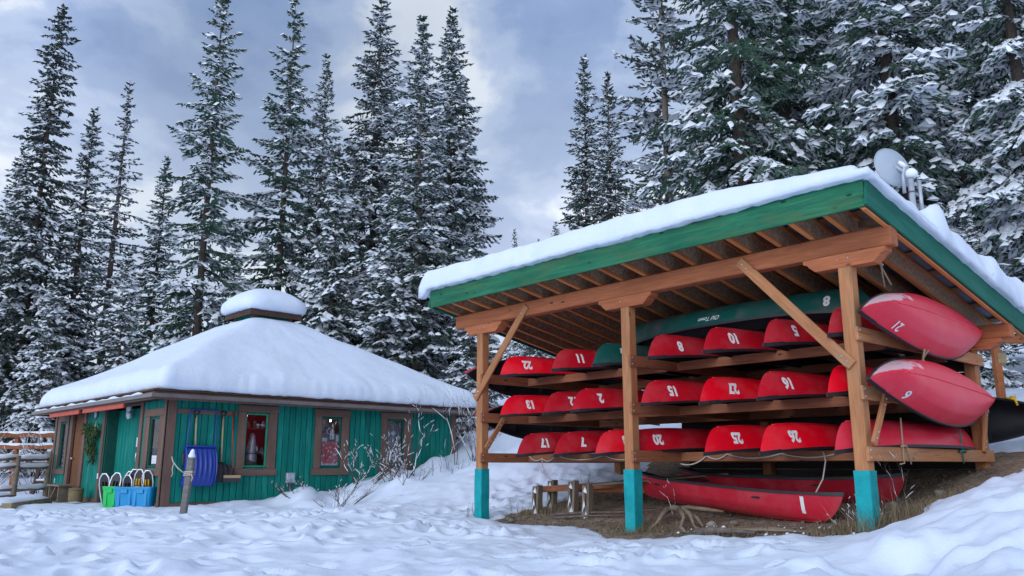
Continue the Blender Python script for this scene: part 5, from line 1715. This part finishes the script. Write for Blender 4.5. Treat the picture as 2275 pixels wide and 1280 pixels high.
MB().tube([(-.45, .13, .03), (-.1, .03, .04), (.3, .08, .03)], .012, 5).tube([(.05, 0, .04), (.14, -.3, .05), (.16, -.6, .04)], .010, 5).obj('stem', M['twig'], r)
MB().tube([(.26, .04, .08), (.29, .16, .09), (.27, .28, .08)], [.012, .02, .006], 6).obj('dry_cone', M['palewood'], r, True)

# rope post in the snow
r = empty('rope_post', Matrix.Translation((-5.56, 14.35, -.12)) @ Matrix.Rotation(radians(4.0), 4, 'Y')); tag(r, 'grey wooden rope post leaning in the snow before the hut corner', 'post')
MB().box((-.052, -.05, 0), (.052, .05, 1.10), ch=.012).obj('post_shaft', M['graywood'], r)
MB().tube([(0, 0, 1.09), (0, 0, 1.12), (0, 0, 1.15), (0, 0, 1.18), (.005, 0, 1.21), (.005, 0, 1.235)], [.055, .06, .045, .035, .03, .008], 10).obj('snow_cap', M['tsnow'], r, True)
mb = MB()
for z in (.80, .83, .855):
    mb.tube([(.068 * s1, .066 * s2, z + .012 * s1) for s1, s2 in ((-1, -1), (1, -1), (1, 1), (-1, 1), (-1, -1))], .011, 5)
mb.tube([(-.08, -.08, .84), (-.20, -.02, .90), (-.32, .03, 1.0), (-.36, .05, 1.08)], .010, 5)
mb.tube([(-.30, .02, .97), (-.31, .02, .88), (-.29, .02, .80), (-.31, .03, .75)], .009, 5)
mb.tube([(.07, -.085, .82), (.10, -.09, .76), (.085, -.09, .70)], .010, 5)
mb.obj('rope', M['rope'], r, True)

# log railing with snow at the left
def wob(a, b, n, amp, q):
    a = np.array(a, float); b = np.array(b, float)
    return [a + (b - a) * t + np.array([q.uniform(-amp, amp), q.uniform(-amp, amp), q.uniform(-amp, amp)]) for t in np.linspace(0, 1, n)]
q = random.Random(3)
lf = empty('log_railing', Matrix.Identity(4)); tag(lf, 'weathered log railing with snow on its rails left of the hut', 'railing')
fp = [(-13.6, 19.0), (-12.05, 20.45), (-11.72, 21.25)]
for (x, y), h in zip(fp, (1.0, 1.06, 1.12)):
    MB().tube(wob((x, y, gz(x, y) - .2), (x, y, h), 6, .008, q), [.072, .068, .066, .064, .062, .055], 10).obj('log_post', M['log'], lf, True)
for (a, b) in ((0, 1), (1, 2)):
    for z in (.97, .77, .25):
        A = (*fp[a], z); B = (*fp[b], z + .03)
        pts = wob(A, B, 7, .012, q)
        rl = MB().tube(pts, [.05, .052, .05, .046, .05, .048, .045], 8).obj('log_rail', M['log'], lf, True)
        sp = [p + np.array([0, 0, .052]) for p in pts]
        MB().tube(sp, [.04, .062, .07, .06, .068, .062, .04], 8).obj('rail_snow', M['tsnow'], rl, True)
# orange-brown board railing further back
orl = empty('board_railing', Matrix.Identity(4)); tag(orl, 'orange-brown board railing capped with snow behind the log railing', 'railing')
for x in (-15.7, -14.85, -13.5):
    MB().box((x - .06, 25.0, gz(x, 25) - .2), (x + .06, 25.12, 1.80), ch=.008).obj('post', M['orange'], orl)
for z in (1.72, 1.37):
    span('rail', (-17.5, 24.97, z), (-13.3, 24.97, z), .045, .14 if z > 1.5 else .12, M['orange'], orl)
    sp = [(x, 24.985, z + .075 + .01 * sin(x * 9)) for x in np.linspace(-17.4, -13.35, 26)]
    MB().tube(sp, [.04 + .014 * sin(i * 1.3) for i in range(26)], 7).obj('rail_snow', M['tsnow'], orl, True)
# dark step bench behind the log railing
r = empty('timber_steps', Matrix.Translation((-12.3, 22.2, .0))); tag(r, 'dark timber frame standing behind the log railing', 'steps')
MB().box((-.30, -.1, .80), (.30, .1, .92), ch=.008).obj('tread', M['brown_dark'], r); MB().box((-.22, -.1, .33), (.30, .1, .43), ch=.008).obj('tread', M['brown_dark'], r)
span('stringer', (-.30, 0, .1), (-.18, 0, .82), .05, .10, M['brown_dark'], r)
for z, x0 in ((.925, -.28), (.435, -.2)):
    MB().box((x0, -.09, z), (.28, .09, z + .05), ch=.02).obj('tread_snow', M['tsnow'], r)
# planks edging the path
for (a, b, h, lab) in (((-9.25, 15.7, .02), (-9.95, 18.3, .02), .17, 'pale plank edging the path before the log railing'), ((-11.1, 17.2, .02), (-11.5, 19.6, .02), .20, 'pale plank edging further left along the path')):
    e = empty('path_edging', Matrix.Identity(4)); tag(e, lab, 'plank', 'planks edging the path')
    a = Vector(a); b = Vector(b)
    span('edging_plank', a + Vector((0, 0, h * .3)), b + Vector((0, 0, h * .3)), .05, h, M['plank'], e)
    n_ = (b - a).cross(Vector((0, 0, 1))).normalized()
    span('edging_plank', a - n_ * .9 * (1 if n_.x > 0 else -1) + Vector((0, 0, h * .3)), a + Vector((0, 0, h * .3)), .05, h * .98, M['plank'], e)
    pts = [a + (b - a) * t - n_ * .35 * (1 if n_.x > 0 else -1) + Vector((0, 0, h * .72 + .03 * sin(7 * t))) for t in np.linspace(-.04, 1.04, 16)]
    v, f = tube_vf([tuple(p) for p in pts], [.08] + [.34 + .04 * sin(i * 1.9) for i in range(14)] + [.08], 12)
    v = [(p[0], p[1], (p[2] - (h * .72)) * .28 + h * .70) for p in v]
    obj('bank_snow', v, f, M['snow'], e, True)

# bare shrubs -----------------------------------------------------------
def shrub_mesh(seed, H, stems, spread, depth=3, snow=.6, thick=.014, kids=4):
    q = random.Random(seed)
    W, Sn = MB(), MB()
    def grow(p, d, l, r, lev):
        n = 4; pts = [np.array(p, float)]; dd = np.array(d, float)
        for i in range(n):
            dd = dd + np.array([q.uniform(-.22, .22), q.uniform(-.22, .22), q.uniform(-.10, .16)]); dd /= np.linalg.norm(dd)
            pts.append(pts[-1] + dd * l / n)
        W.tube(pts, np.linspace(r, r * .45, n + 1), 4 if lev == 0 else 3, 0, False)
        if q.random() < snow:
            i0 = q.randrange(0, 2); seg = [p_ + np.array([0, 0, r * .8 + .004]) for p_ in pts[i0:i0 + 3]]
            hz_ = 1 - abs(dd[2]) * .5
            rr = r * .75 + .0055 * hz_ * q.uniform(.5, 1.4)
            Sn.tube(seg, [rr * .5, rr, rr * .5], 4, 0, False)
        if lev < depth:
            for k in range(q.randint(2, kids)):
                t = q.uniform(.3, 1.0); i = min(n - 1, int(t * n))
                b = pts[i] + (pts[i + 1] - pts[i]) * (t * n - i)
                a = q.uniform(0, 2 * pi)
                nd = dd + np.array([cos(a), sin(a), q.uniform(-.1, .6)]) * q.uniform(.5, .95)
                grow(b, nd / np.linalg.norm(nd), l * q.uniform(.38, .62), r * .5, lev + 1)
    for s in range(stems):
        a = q.uniform(0, 2 * pi); sp = q.uniform(0, spread)
        d = np.array([cos(a) * sp, sin(a) * sp, 1.0]); d /= np.linalg.norm(d)
        grow((q.uniform(-.1, .1), q.uniform(-.1, .1), -.1), d, H * q.uniform(.55, 1.0), thick, 0)
    return make_mesh('stems', W.v, W.f, M['twig'], True), make_mesh('twig_snow', Sn.v or [(0, 0, 0), (0, 0, .01), (0, .01, 0)], Sn.f or [[0, 1, 2]], M['tsnow'], True)
SHR = {'tall': shrub_mesh(1, 1.9, 2, .25, 3, .6, .013, 3), 'low': shrub_mesh(2, .9, 7, 1.3, 3, .55, .012), 'thin': shrub_mesh(3, 1.5, 2, .12, 2, .4, .009),
       'mat': shrub_mesh(4, .55, 8, 2.0, 2, .35, .007), 'thicket': shrub_mesh(6, 1.5, 14, .7, 3, .8, .010), 'stalk': shrub_mesh(8, .40, 3, .5, 1, .15, .006, 3)}
def shrub(key, x, y, k, rot, label, dz=0, group='bare shrubs with snow on their twigs'):
    r = empty('bare_shrub', Matrix.Translation((x, y, gz(x, y) + .02 + dz)) @ Matrix.Rotation(rot, 4, 'Z') @ Matrix.Scale(k, 4)); tag(r, label, 'shrub', group)
    new_obj('stems', SHR[key][0], r)['kind'] = 'stuff'; new_obj('twig_snow', SHR[key][1], r)['kind'] = 'stuff'
for key, (ux_, uy_), k, rot, lab in [
    ('tall', (1.15, 5.15), 1.12, .3, 'tall bare shrub with snowy twigs in front of the third hut window'),
    ('thin', (1.0, 6.75), 1.2, 1.2, 'slim bare sapling at the right corner of the hut'),
    ('low', (1.2, 3.75), 1.25, 0.4, 'spreading shrub with thick snow on its branches below the middle window'),
    ('low', (1.3, 4.55), 1.2, 2.6, 'tangled snowy shrub between the middle and third windows'),
    ('mat', (2.3, 2.6), 1.5, .5, 'flattened bare twigs on the snow before the meter box'),
    ('mat', (2.7, 3.9), 1.5, 2.1, 'flattened bare twigs on the bank below the middle window'),
    ('mat', (.9, 2.5), 1.3, 4.0, 'low twigs against the wall by the meter box'),
    ('stalk', (2.9, 5.1), 1.0, .2, 'dry stalks on the snowbank below the third window'),
    ('stalk', (2.5, 5.9), 1.1, 1.9, 'dry stalks on the snowbank near the sapling'),
    ('stalk', (1.7, 5.6), 1.3, 4.2, 'brown dead leaves and stalks at the foot of the tall shrub'),
    ('thin', (1.5, 6.0), .6, 5.0, 'short bare stem between the tall shrub and the sapling')]:
    w = U(ux_, uy_); shrub(key, w.x, w.y, k, rot, lab)
for key, x, y, k, rot, lab in [('thicket', -13.0, 23.0, 1.0, 0, 'frosted thicket behind the log railing'), ('thicket', -14.6, 23.6, 1.1, 1.3, 'frosted thicket at the far left edge'),
                               ('thicket', -12.2, 24.0, .9, 2.4, 'frosted thicket beside the hut’s far corner'), ('thicket', -.9, 20.6, .9, .6, 'frosted thicket behind the right corner of the hut'),
                               ('thicket', .4, 20.0, 1.0, 3.6, 'frosted thicket behind the left shed post'), ('thicket', 10.4, 13.6, .8, 2.0, 'frosted twigs around the small spruce at the right')]:
    shrub(key, x, y, k, rot, lab.replace('’', ''), group='frosted thickets')

# ================================================================== things round the shed
def on_shed(name, label, cat, group=None):
    r = empty(name, FS); tag(r, label, cat, group); return r
def sag(pts, n=6, d=.03):
    out_ = []
    for a, b in zip(pts[:-1], pts[1:]):
        for t in np.linspace(0, 1, n, endpoint=False):
            p = np.array(a) * (1 - t) + np.array(b) * t; p[2] -= d * 4 * t * (1 - t); out_.append(p)
    out_.append(np.array(pts[-1], float)); return out_
r = on_shed('rope', 'pale rope looped along the lowest rail of the left bay', 'rope', 'ropes on the rack')
MB().tube(sag([(-2.95, .88, 1.02), (-2.62, .885, .95), (-2.30, .885, 1.0), (-1.25, .885, .985), (-.55, .885, .99)], 8, .07), .010, 5).tube(sag([(-2.62, .88, .95), (-2.60, .88, .82), (-2.55, .88, .76)], 5, .0), .008, 5).obj('strand', M['rope'], r, True)
r = on_shed('rope', 'pale rope looped along the lowest rail of the right bay', 'rope', 'ropes on the rack')
MB().tube(sag([(.16, .885, .86), (.60, .885, .965), (.92, .885, .985), (1.72, .885, .985), (2.50, .885, .99)], 8, .055), .010, 5).tube(sag([(2.29, .86, 1.0), (2.31, .86, .89), (2.29, .8, .68), (2.20, .75, .50)], 5, .0), .009, 5).obj('strand', M['rope'], r, True)
r = on_shed('rope', 'tan rope tying the lower side canoe to the bottom arm', 'rope', 'ropes on the rack')
MB().tube([(3.33, .66, 1.35), (3.325, .66, 1.05), (3.32, .66, .93), (3.32, .67, .86), (3.30, .60, .85)], .009, 5).tube([(3.325, .75, 1.05), (3.325, .80, .96), (3.325, .83, .85)], .009, 5).tube([(3.325, .62, 1.04), (3.33, .72, 1.05), (3.325, .76, 1.04)], .014, 5).obj('strand', M['rope_tan'], r, True)
r = on_shed('rope', 'green rope knotted round the bottom arm at the rear', 'rope', 'ropes on the rack')
MB().tube([(3.33, 2.30, 1.40), (3.325, 2.32, 1.05), (3.325, 2.33, .86)], .010, 5).tube([(3.325, 2.24, 1.0), (3.335, 2.32, 1.02), (3.325, 2.42, 1.0)], .018, 5).obj('strand', M['rope_green'], r, True)
r = on_shed('rope', 'tan rope holding the upper side canoe to a rafter', 'rope', 'ropes on the rack')
MB().tube([(3.43, .25, 3.40), (3.38, .42, 3.05), (3.36, .52, 2.80)], .010, 5).tube([(3.36, .25, 3.40), (3.37, .42, 3.05), (3.42, .55, 2.82)], .010, 5).tube([(3.37, .40, 3.07), (3.39, .44, 3.03)], .022, 5).obj('strand', M['rope_tan'], r, True)
r = on_shed('rope', 'tan rope between the two side canoes', 'rope', 'ropes on the rack')
MB().tube([(3.55, .95, 2.12), (3.50, 1.0, 2.02), (3.46, 1.02, 1.95)], .012, 5).tube([(3.55, 1.05, 2.12), (3.50, 1.0, 2.02), (3.54, .95, 1.95)], .010, 5).obj('strand', M['rope_tan'], r, True)
r = on_shed('rope', 'yellow rope knotted on the dark grey canoe', 'rope', 'ropes on the rack')
MB().tube([(3.36, 3.955, 1.735), (3.42, 3.925, 1.735), (3.49, 3.925, 1.71), (3.51, 3.93, 1.63)], .016, 6).tube([(3.43, 3.93, 1.735), (3.50, 3.93, 1.75)], .022, 6).obj('strand', M['rope_yellow'], r, True)
# low wooden cradle
r = on_shed('wooden_cradle', 'low cradle of paired wooden uprights on the earth in the left bay', 'cradle')
def sgz(x, y):
    w = S(x, y); return gz(w.x, w.y)
for (x, y, h, tilt) in ((-2.60, .74, .46, 0), (-2.62, 1.10, .47, 0), (-2.0, .95, .50, 0), (-1.42, .66, .50, 0)):
    g = sgz(x, y) - .06
    for dx_ in (-.045, .045):
        u_ = span('upright', (x + dx_, y, g), (x + dx_ + .01, y + .02, g + h + (.02 if dx_ > 0 else 0)), .05, .11, M['log'], r, (0, 1, 0))
    v, f = fans(np.array([[x, y - .03, g + h * .93], [x + .02, y - .05, g + .09], [x - .01, y - .055, g + h * .5]]), np.array([[1., 0, 0]] * 3), np.array([.04, .07, .04]), np.array([.03, .05, .02]), np.array([.05, .08, .10]), np.random.default_rng(1))
    obj('upright_snow', v, f, M['tsnow'], r, True)
g = sgz(-2.0, 1.2)
span('cross_plank', (-2.75, .93, g + .26), (-.5, 1.75, g + .42), .04, .10, M['shelf'], r)
span('cross_plank', (-2.4, 1.35, g + .28), (-.4, 1.50, g + .30), .04, .12, M['stain'], r)
span('cover_board', (-1.45, .8, g + .36), (-.1, 2.3, g + .52), .55, .03, M['log'], r)
# bleached roots and sticks on the earth
def root(name, label, paths, rad, cat='root'):
    r = on_shed(name, label, cat, 'roots and driftwood on the earth')
    for i, pts in enumerate(paths):
        pp = [(x, y, sgz(x, y) + z) for x, y, z in pts]
        mb = MB().tube(pp, np.linspace(rad, rad * .35, len(pp)) * np.array([1 + .22 * sin(k * 2.7 + i) for k in range(len(pp))]), 7); mb.obj('root_limb', M['root'] if name == 'tree_root' else M['bark_pale'], r, True)
root('tree_root', 'bleached tree root sprawling right of the middle post', [
    [(.10, .62, .14), (.30, .52, .20), (.55, .42, .20), (.72, .30, .16), (.88, .15, .05), (1.05, .05, .0)], [(.16, .55, .17), (.18, .40, .12), (.20, .25, .04), (.15, .10, -.02)],
    [(.45, .45, .19), (.62, .30, .12), (.70, .12, .03), (.86, .0, .0)], [(.35, .50, .18), (.50, .55, .20), (.75, .62, .16), (.95, .70, .12)], [(.60, .38, .17), (.78, .36, .10), (.92, .28, .02)]], .042)
root('tree_root', 'thin roots crossing the earth before canoe 1', [
    [(1.0, .02, .02), (1.3, .0, .04), (1.6, .06, .03), (2.0, .05, .03), (2.4, .12, .0)], [(1.35, -.06, .02), (1.6, -.05, .04), (1.85, .02, .02)], [(1.7, .10, .02), (2.0, .16, .03), (2.25, .12, .01)]], .026)
root('driftwood', 'short rough log lying at the snow edge before canoe 1', [[(1.25, -.28, .05), (1.45, -.26, .07), (1.75, -.22, .06), (1.95, -.18, .04)]], .05, 'log')
root('driftwood', 'long dark sticks lying beside the wooden cradle', [[(-1.95, .48, .03), (-1.5, .62, .05), (-.9, .78, .05), (-.3, .9, .08)], [(-1.75, .30, .02), (-1.2, .52, .04), (-.7, .66, .04)]], .022, 'sticks')
# stones and clods
q = random.Random(12)
v0 = []
def rock(x, y, s, lab):
    rgk = np.random.default_rng(int(abs(x * 1000 + y * 77)))
    v = []; f = []
    for i in range(5):
        for j in range(8):
            ph = pi * (i + .5) / 5; th = 2 * pi * j / 8
            k = s * rgk.uniform(.75, 1.15)
            v.append((k * 1.2 * sin(ph) * cos(th), k * sin(ph) * sin(th), k * .7 * cos(ph)))
    for i in range(4):
        for j in range(8):
            f.append([i * 8 + j, (i + 1) * 8 + j, (i + 1) * 8 + (j + 1) % 8, i * 8 + (j + 1) % 8])
    f.append(list(range(8))[::-1][::-1]); f.append([32 + j for j in range(8)])
    o = obj('stone', v, f, M['stone'], None, True)
    w = S(x, y); o.location = (w.x, w.y, gz(w.x, w.y) + s * .25)
    tag(o, lab, 'stone', 'stones on the earth')
for x, y, s, lab in ((-2.55, .12, .06, 'stone at the snow edge near the left post'), (-2.40, .02, .045, 'smaller stone beside the one near the left post'), (.95, .42, .07, 'stone behind the bleached root'), (1.2, .55, .05, 'small stone below canoe 1'), (2.9, 1.2, .08, 'stone in the shade behind the right post'), (3.25, 1.7, .06, 'stone on the bank right of the right post')):
    rock(x, y, s, lab)
rgc = np.random.default_rng(8)
n = 2600
cxs = rgc.uniform(-2.8, 3.5, n); cys = -.2 + 3.6 * rgc.random(n) ** 1.8
wx = FS[0][0] * cxs + FS[0][1] * cys + FS[0][3]; wy = FS[1][0] * cxs + FS[1][1] * cys + FS[1][3]
wz = ground(wx, wy)
sc = rgc.uniform(.004, .022, n) * rgc.random(n) ** .5 + .004
oct_ = np.array([[1, 0, 0], [-1, 0, 0], [0, 1, 0], [0, -1, 0], [0, 0, .7], [0, 0, -.7]], float)
of = np.array([[0, 2, 4], [2, 1, 4], [1, 3, 4], [3, 0, 4], [2, 0, 5], [1, 2, 5], [3, 1, 5], [0, 3, 5]])
v = (np.stack([wx, wy, wz], -1)[:, None, :] + oct_[None] * (sc[:, None, None] * rgc.uniform(.6, 1.4, (n, 6, 1)))).reshape(-1, 3)
f = (of[None] + (np.arange(n) * 6)[:, None, None]).reshape(-1, 3)
o = obj('clods', v, f, M['stone']); o['kind'] = 'stuff'; o['label'] = 'small clods and pebbles on the bare earth'
# crumbs of snow on the earth
n = 60
cxs = rgc.uniform(.8, 3.4, n); cys = rgc.uniform(-.2, .45, n)
wx = FS[0][0] * cxs + FS[0][1] * cys + FS[0][3]; wy = FS[1][0] * cxs + FS[1][1] * cys + FS[1][3]
sc = rgc.uniform(.006, .03, n) * rgc.random(n) ** .8 + .006
v = (np.stack([wx, wy, ground(wx, wy) + .01], -1)[:, None, :] + oct_[None] * (sc[:, None, None] * rgc.uniform(.7, 1.3, (n, 6, 1)))).reshape(-1, 3)
f = (of[None] + (np.arange(n) * 6)[:, None, None]).reshape(-1, 3)
o = obj('snow_crumbs', v, f, M['tsnow'], None, True); o['kind'] = 'stuff'; o['label'] = 'crumbs of snow scattered on the earth'
# dry grass
def grass(name, label, pts, n, h, seed):
    rg = np.random.default_rng(seed)
    c = np.array(pts)[rg.integers(len(pts), size=n)]
    x = c[:, 0] + rg.normal(0, 1, n) * c[:, 2]; y = c[:, 1] + rg.normal(0, 1, n) * c[:, 2]
    wx = FS[0][0] * x + FS[0][1] * y + FS[0][3]; wy = FS[1][0] * x + FS[1][1] * y + FS[1][3]
    wz = ground(wx, wy) - .02
    a = rg.uniform(0, 2 * pi, n); ln = h * rg.uniform(.4, 1.3, n); be = rg.uniform(.1, .9, n)
    d = np.stack([np.cos(a) * be, np.sin(a) * be, np.ones(n)], -1); d = norm(d)
    p0 = np.stack([wx, wy, wz], -1); p1 = p0 + d * (ln * .55)[:, None]
    d2 = norm(d + np.stack([np.cos(a), np.sin(a), np.full(n, -.5)], -1) * rg.uniform(.1, .7, n)[:, None]); p2 = p1 + d2 * (ln * .45)[:, None]
    w = norm(np.cross(d, np.array([0, 0, 1.0]) + rg.normal(0, .2, (n, 3)))) * .0035
    v = np.stack([p0 - w, p0 + w, p1 + w * .7, p1 - w * .7, p2], 1).reshape(-1, 3)
    b = (np.arange(n) * 5)[:, None]
    f4 = b + np.array([[0, 1, 2, 3]]); f3 = b + np.array([[3, 2, 4]])
    o = obj(name, v, [list(map(int, q)) for q in f4] + [list(map(int, q)) for q in f3], M['drygrass']); o['kind'] = 'stuff'; o['label'] = label
grass('dry_grass', 'dry brown grass and roots hanging over the bare earth', [(3.3, .12, .14), (3.05, .0, .10), (3.45, .45, .16), (3.0, .25, .12), (2.7, .1, .15), (3.5, 1.0, .2), (.1, -.05, .12), (.25, .1, .14), (-2.5, .9, .16), (-2.7, .6, .12), (-2.2, 1.5, .2), (1.5, -.2, .15), (-.3, .1, .15)], 2600, .13, 3)
grass('dry_grass', 'taller dry stalks round the foot of the right post', [(3.12, -.12, .07), (3.3, -.08, .08), (3.0, -.02, .10), (3.4, .1, .1)], 160, .36, 5)
for key, x, y, k, rot, lab in (('mat', 2.95, .18, .9, .4, 'bare twigs beside the right turquoise post'), ('thin', 3.35, .35, .42, 2, 'bare upright twigs behind the right turquoise post'), ('thin', .28, .55, .36, 1, 'bare looping twigs right of the middle post'), ('stalk', -3.2, -.1, .9, 2, 'dry stalk beside the left turquoise post'), ('stalk', -2.75, .45, .8, 4, 'dark weed at the snow edge in the left bay'), ('stalk', 2.2, -.35, .5, 1.5, 'dry stalk poking from the snow before canoe 1'), ('stalk', -3.0, 2.2, 1.1, .6, 'dark weed on the snowbank behind the left bay')):
    w = S(x, y); shrub(key, w.x, w.y, k, rot, lab, group='dry weeds round the shed')

# satellite dish on its mast behind the roof
YD = 15.0
dx0 = (1990 - 1137.5) / 1824 * (YD * .9775 + 5.4 * .211)
r = empty('satellite_dish', Matrix.Translation((dx0, YD, gz(dx0, YD)))); tag(r, 'grey satellite dish on a mast above the shed roof', 'satellite dish')
gz0 = gz(dx0, YD)
def W2(z): return z - gz0 + .20
zc = 6.30
nr, ns = 8, 32
v = []; f = []
for i in range(nr + 1):
    t = i / nr
    for j in range(ns):
        a = 2 * pi * j / ns
        v.append((.37 * t * cos(a), .10 * (1 - t * t) * -1 + .0, .42 * t * sin(a)))
for i in range(nr):
    for j in range(ns):
        f.append([i * ns + j, i * ns + (j + 1) % ns, (i + 1) * ns + (j + 1) % ns, (i + 1) * ns + j])
n0 = len(v)
v += [(x, y + .02, z) for x, y, z in v]
f += [[q_ + n0 for q_ in p[::-1]] for p in f]
for j in range(ns):
    f.append([nr * ns + j, nr * ns + (j + 1) % ns, n0 + nr * ns + (j + 1) % ns, n0 + nr * ns + j])
d_ = obj('reflector', v, f, M['dish'], r, True); d_.location = (0, .10, W2(zc)); d_.rotation_euler = (radians(-12), 0, radians(12))
MB().tube([(.37 * cos(a), .0, .42 * sin(a)) for a in np.linspace(0, 2 * pi, 40)], .012, 5).obj('rim', M['greymetal'], d_, True)
MB().tube([(.22, -.12, W2(2.0)), (.22, -.12, W2(5.0)), (.22, -.12, W2(6.02))], .055, 10).obj('mast', M['greymetal'], r, True)
MB().tube([(.38, -.12, W2(5.2)), (.38, -.12, W2(5.95))], .035, 8).obj('mast', M['greymetal'], r, True)
MB().tube([(.22, -.12, W2(6.0)), (.18, -.10, W2(6.12)), (.08, -.02, W2(6.22)), (.0, .02, W2(6.30))], [.06, .05, .045, .05], 8).obj('bracket', M['greymetal'], r, True)
MB().tube([(.08, -.12, W2(5.7)), (.08, -.13, W2(6.05)), (.13, -.12, W2(6.22)), (.02, -.10, W2(6.38))], [.035, .03, .04, .02], 8).obj('bracket', M['greymetal'], r, True)
MB().tube([(.24, -.13, W2(6.0)), (.24, -.13, W2(6.06)), (.24, -.13, W2(6.12)), (.24, -.13, W2(6.17)), (.24, -.13, W2(6.19))], [.09, .12, .11, .07, .02], 12).obj('snow_cap', M['tsnow'], r, True)
MB().tube([(.03, -.12, W2(6.33)), (.09, -.13, W2(6.27)), (.15, -.13, W2(6.22))], [.03, .05, .04], 8).obj('snow_cap', M['tsnow'], r, True)
for z in (5.35, 5.72):
    MB().tube([(.22 + .062 * cos(a), -.12 + .062 * sin(a), W2(z)) for a in np.linspace(0, 2 * pi, 13)], .012, 4).obj('clamp', M['gutter'], r, True)
# red-brown sign board glimpsed behind the shed at the right
r = empty('sign_board', Matrix.Translation((9.35, 15.8, gz(9.35, 15.8)))); tag(r, 'red-brown wooden sign frame glimpsed behind the shed at the right', 'sign')
g0 = gz(9.35, 15.8)
MB().box((-.05, -.06, 0), (.08, .06, 3.35 - g0), ch=.008).obj('sign_post', M['orange'], r)
MB().box((-.35, -.05, 3.15 - g0), (1.5, .05, 3.30 - g0), ch=.008).obj('cross_board', M['orange'], r)
MB().box((.0, -.07, 2.75 - g0), (.17, -.061, 2.95 - g0), ch=.002).obj('sign_panel', M['plank'], r)
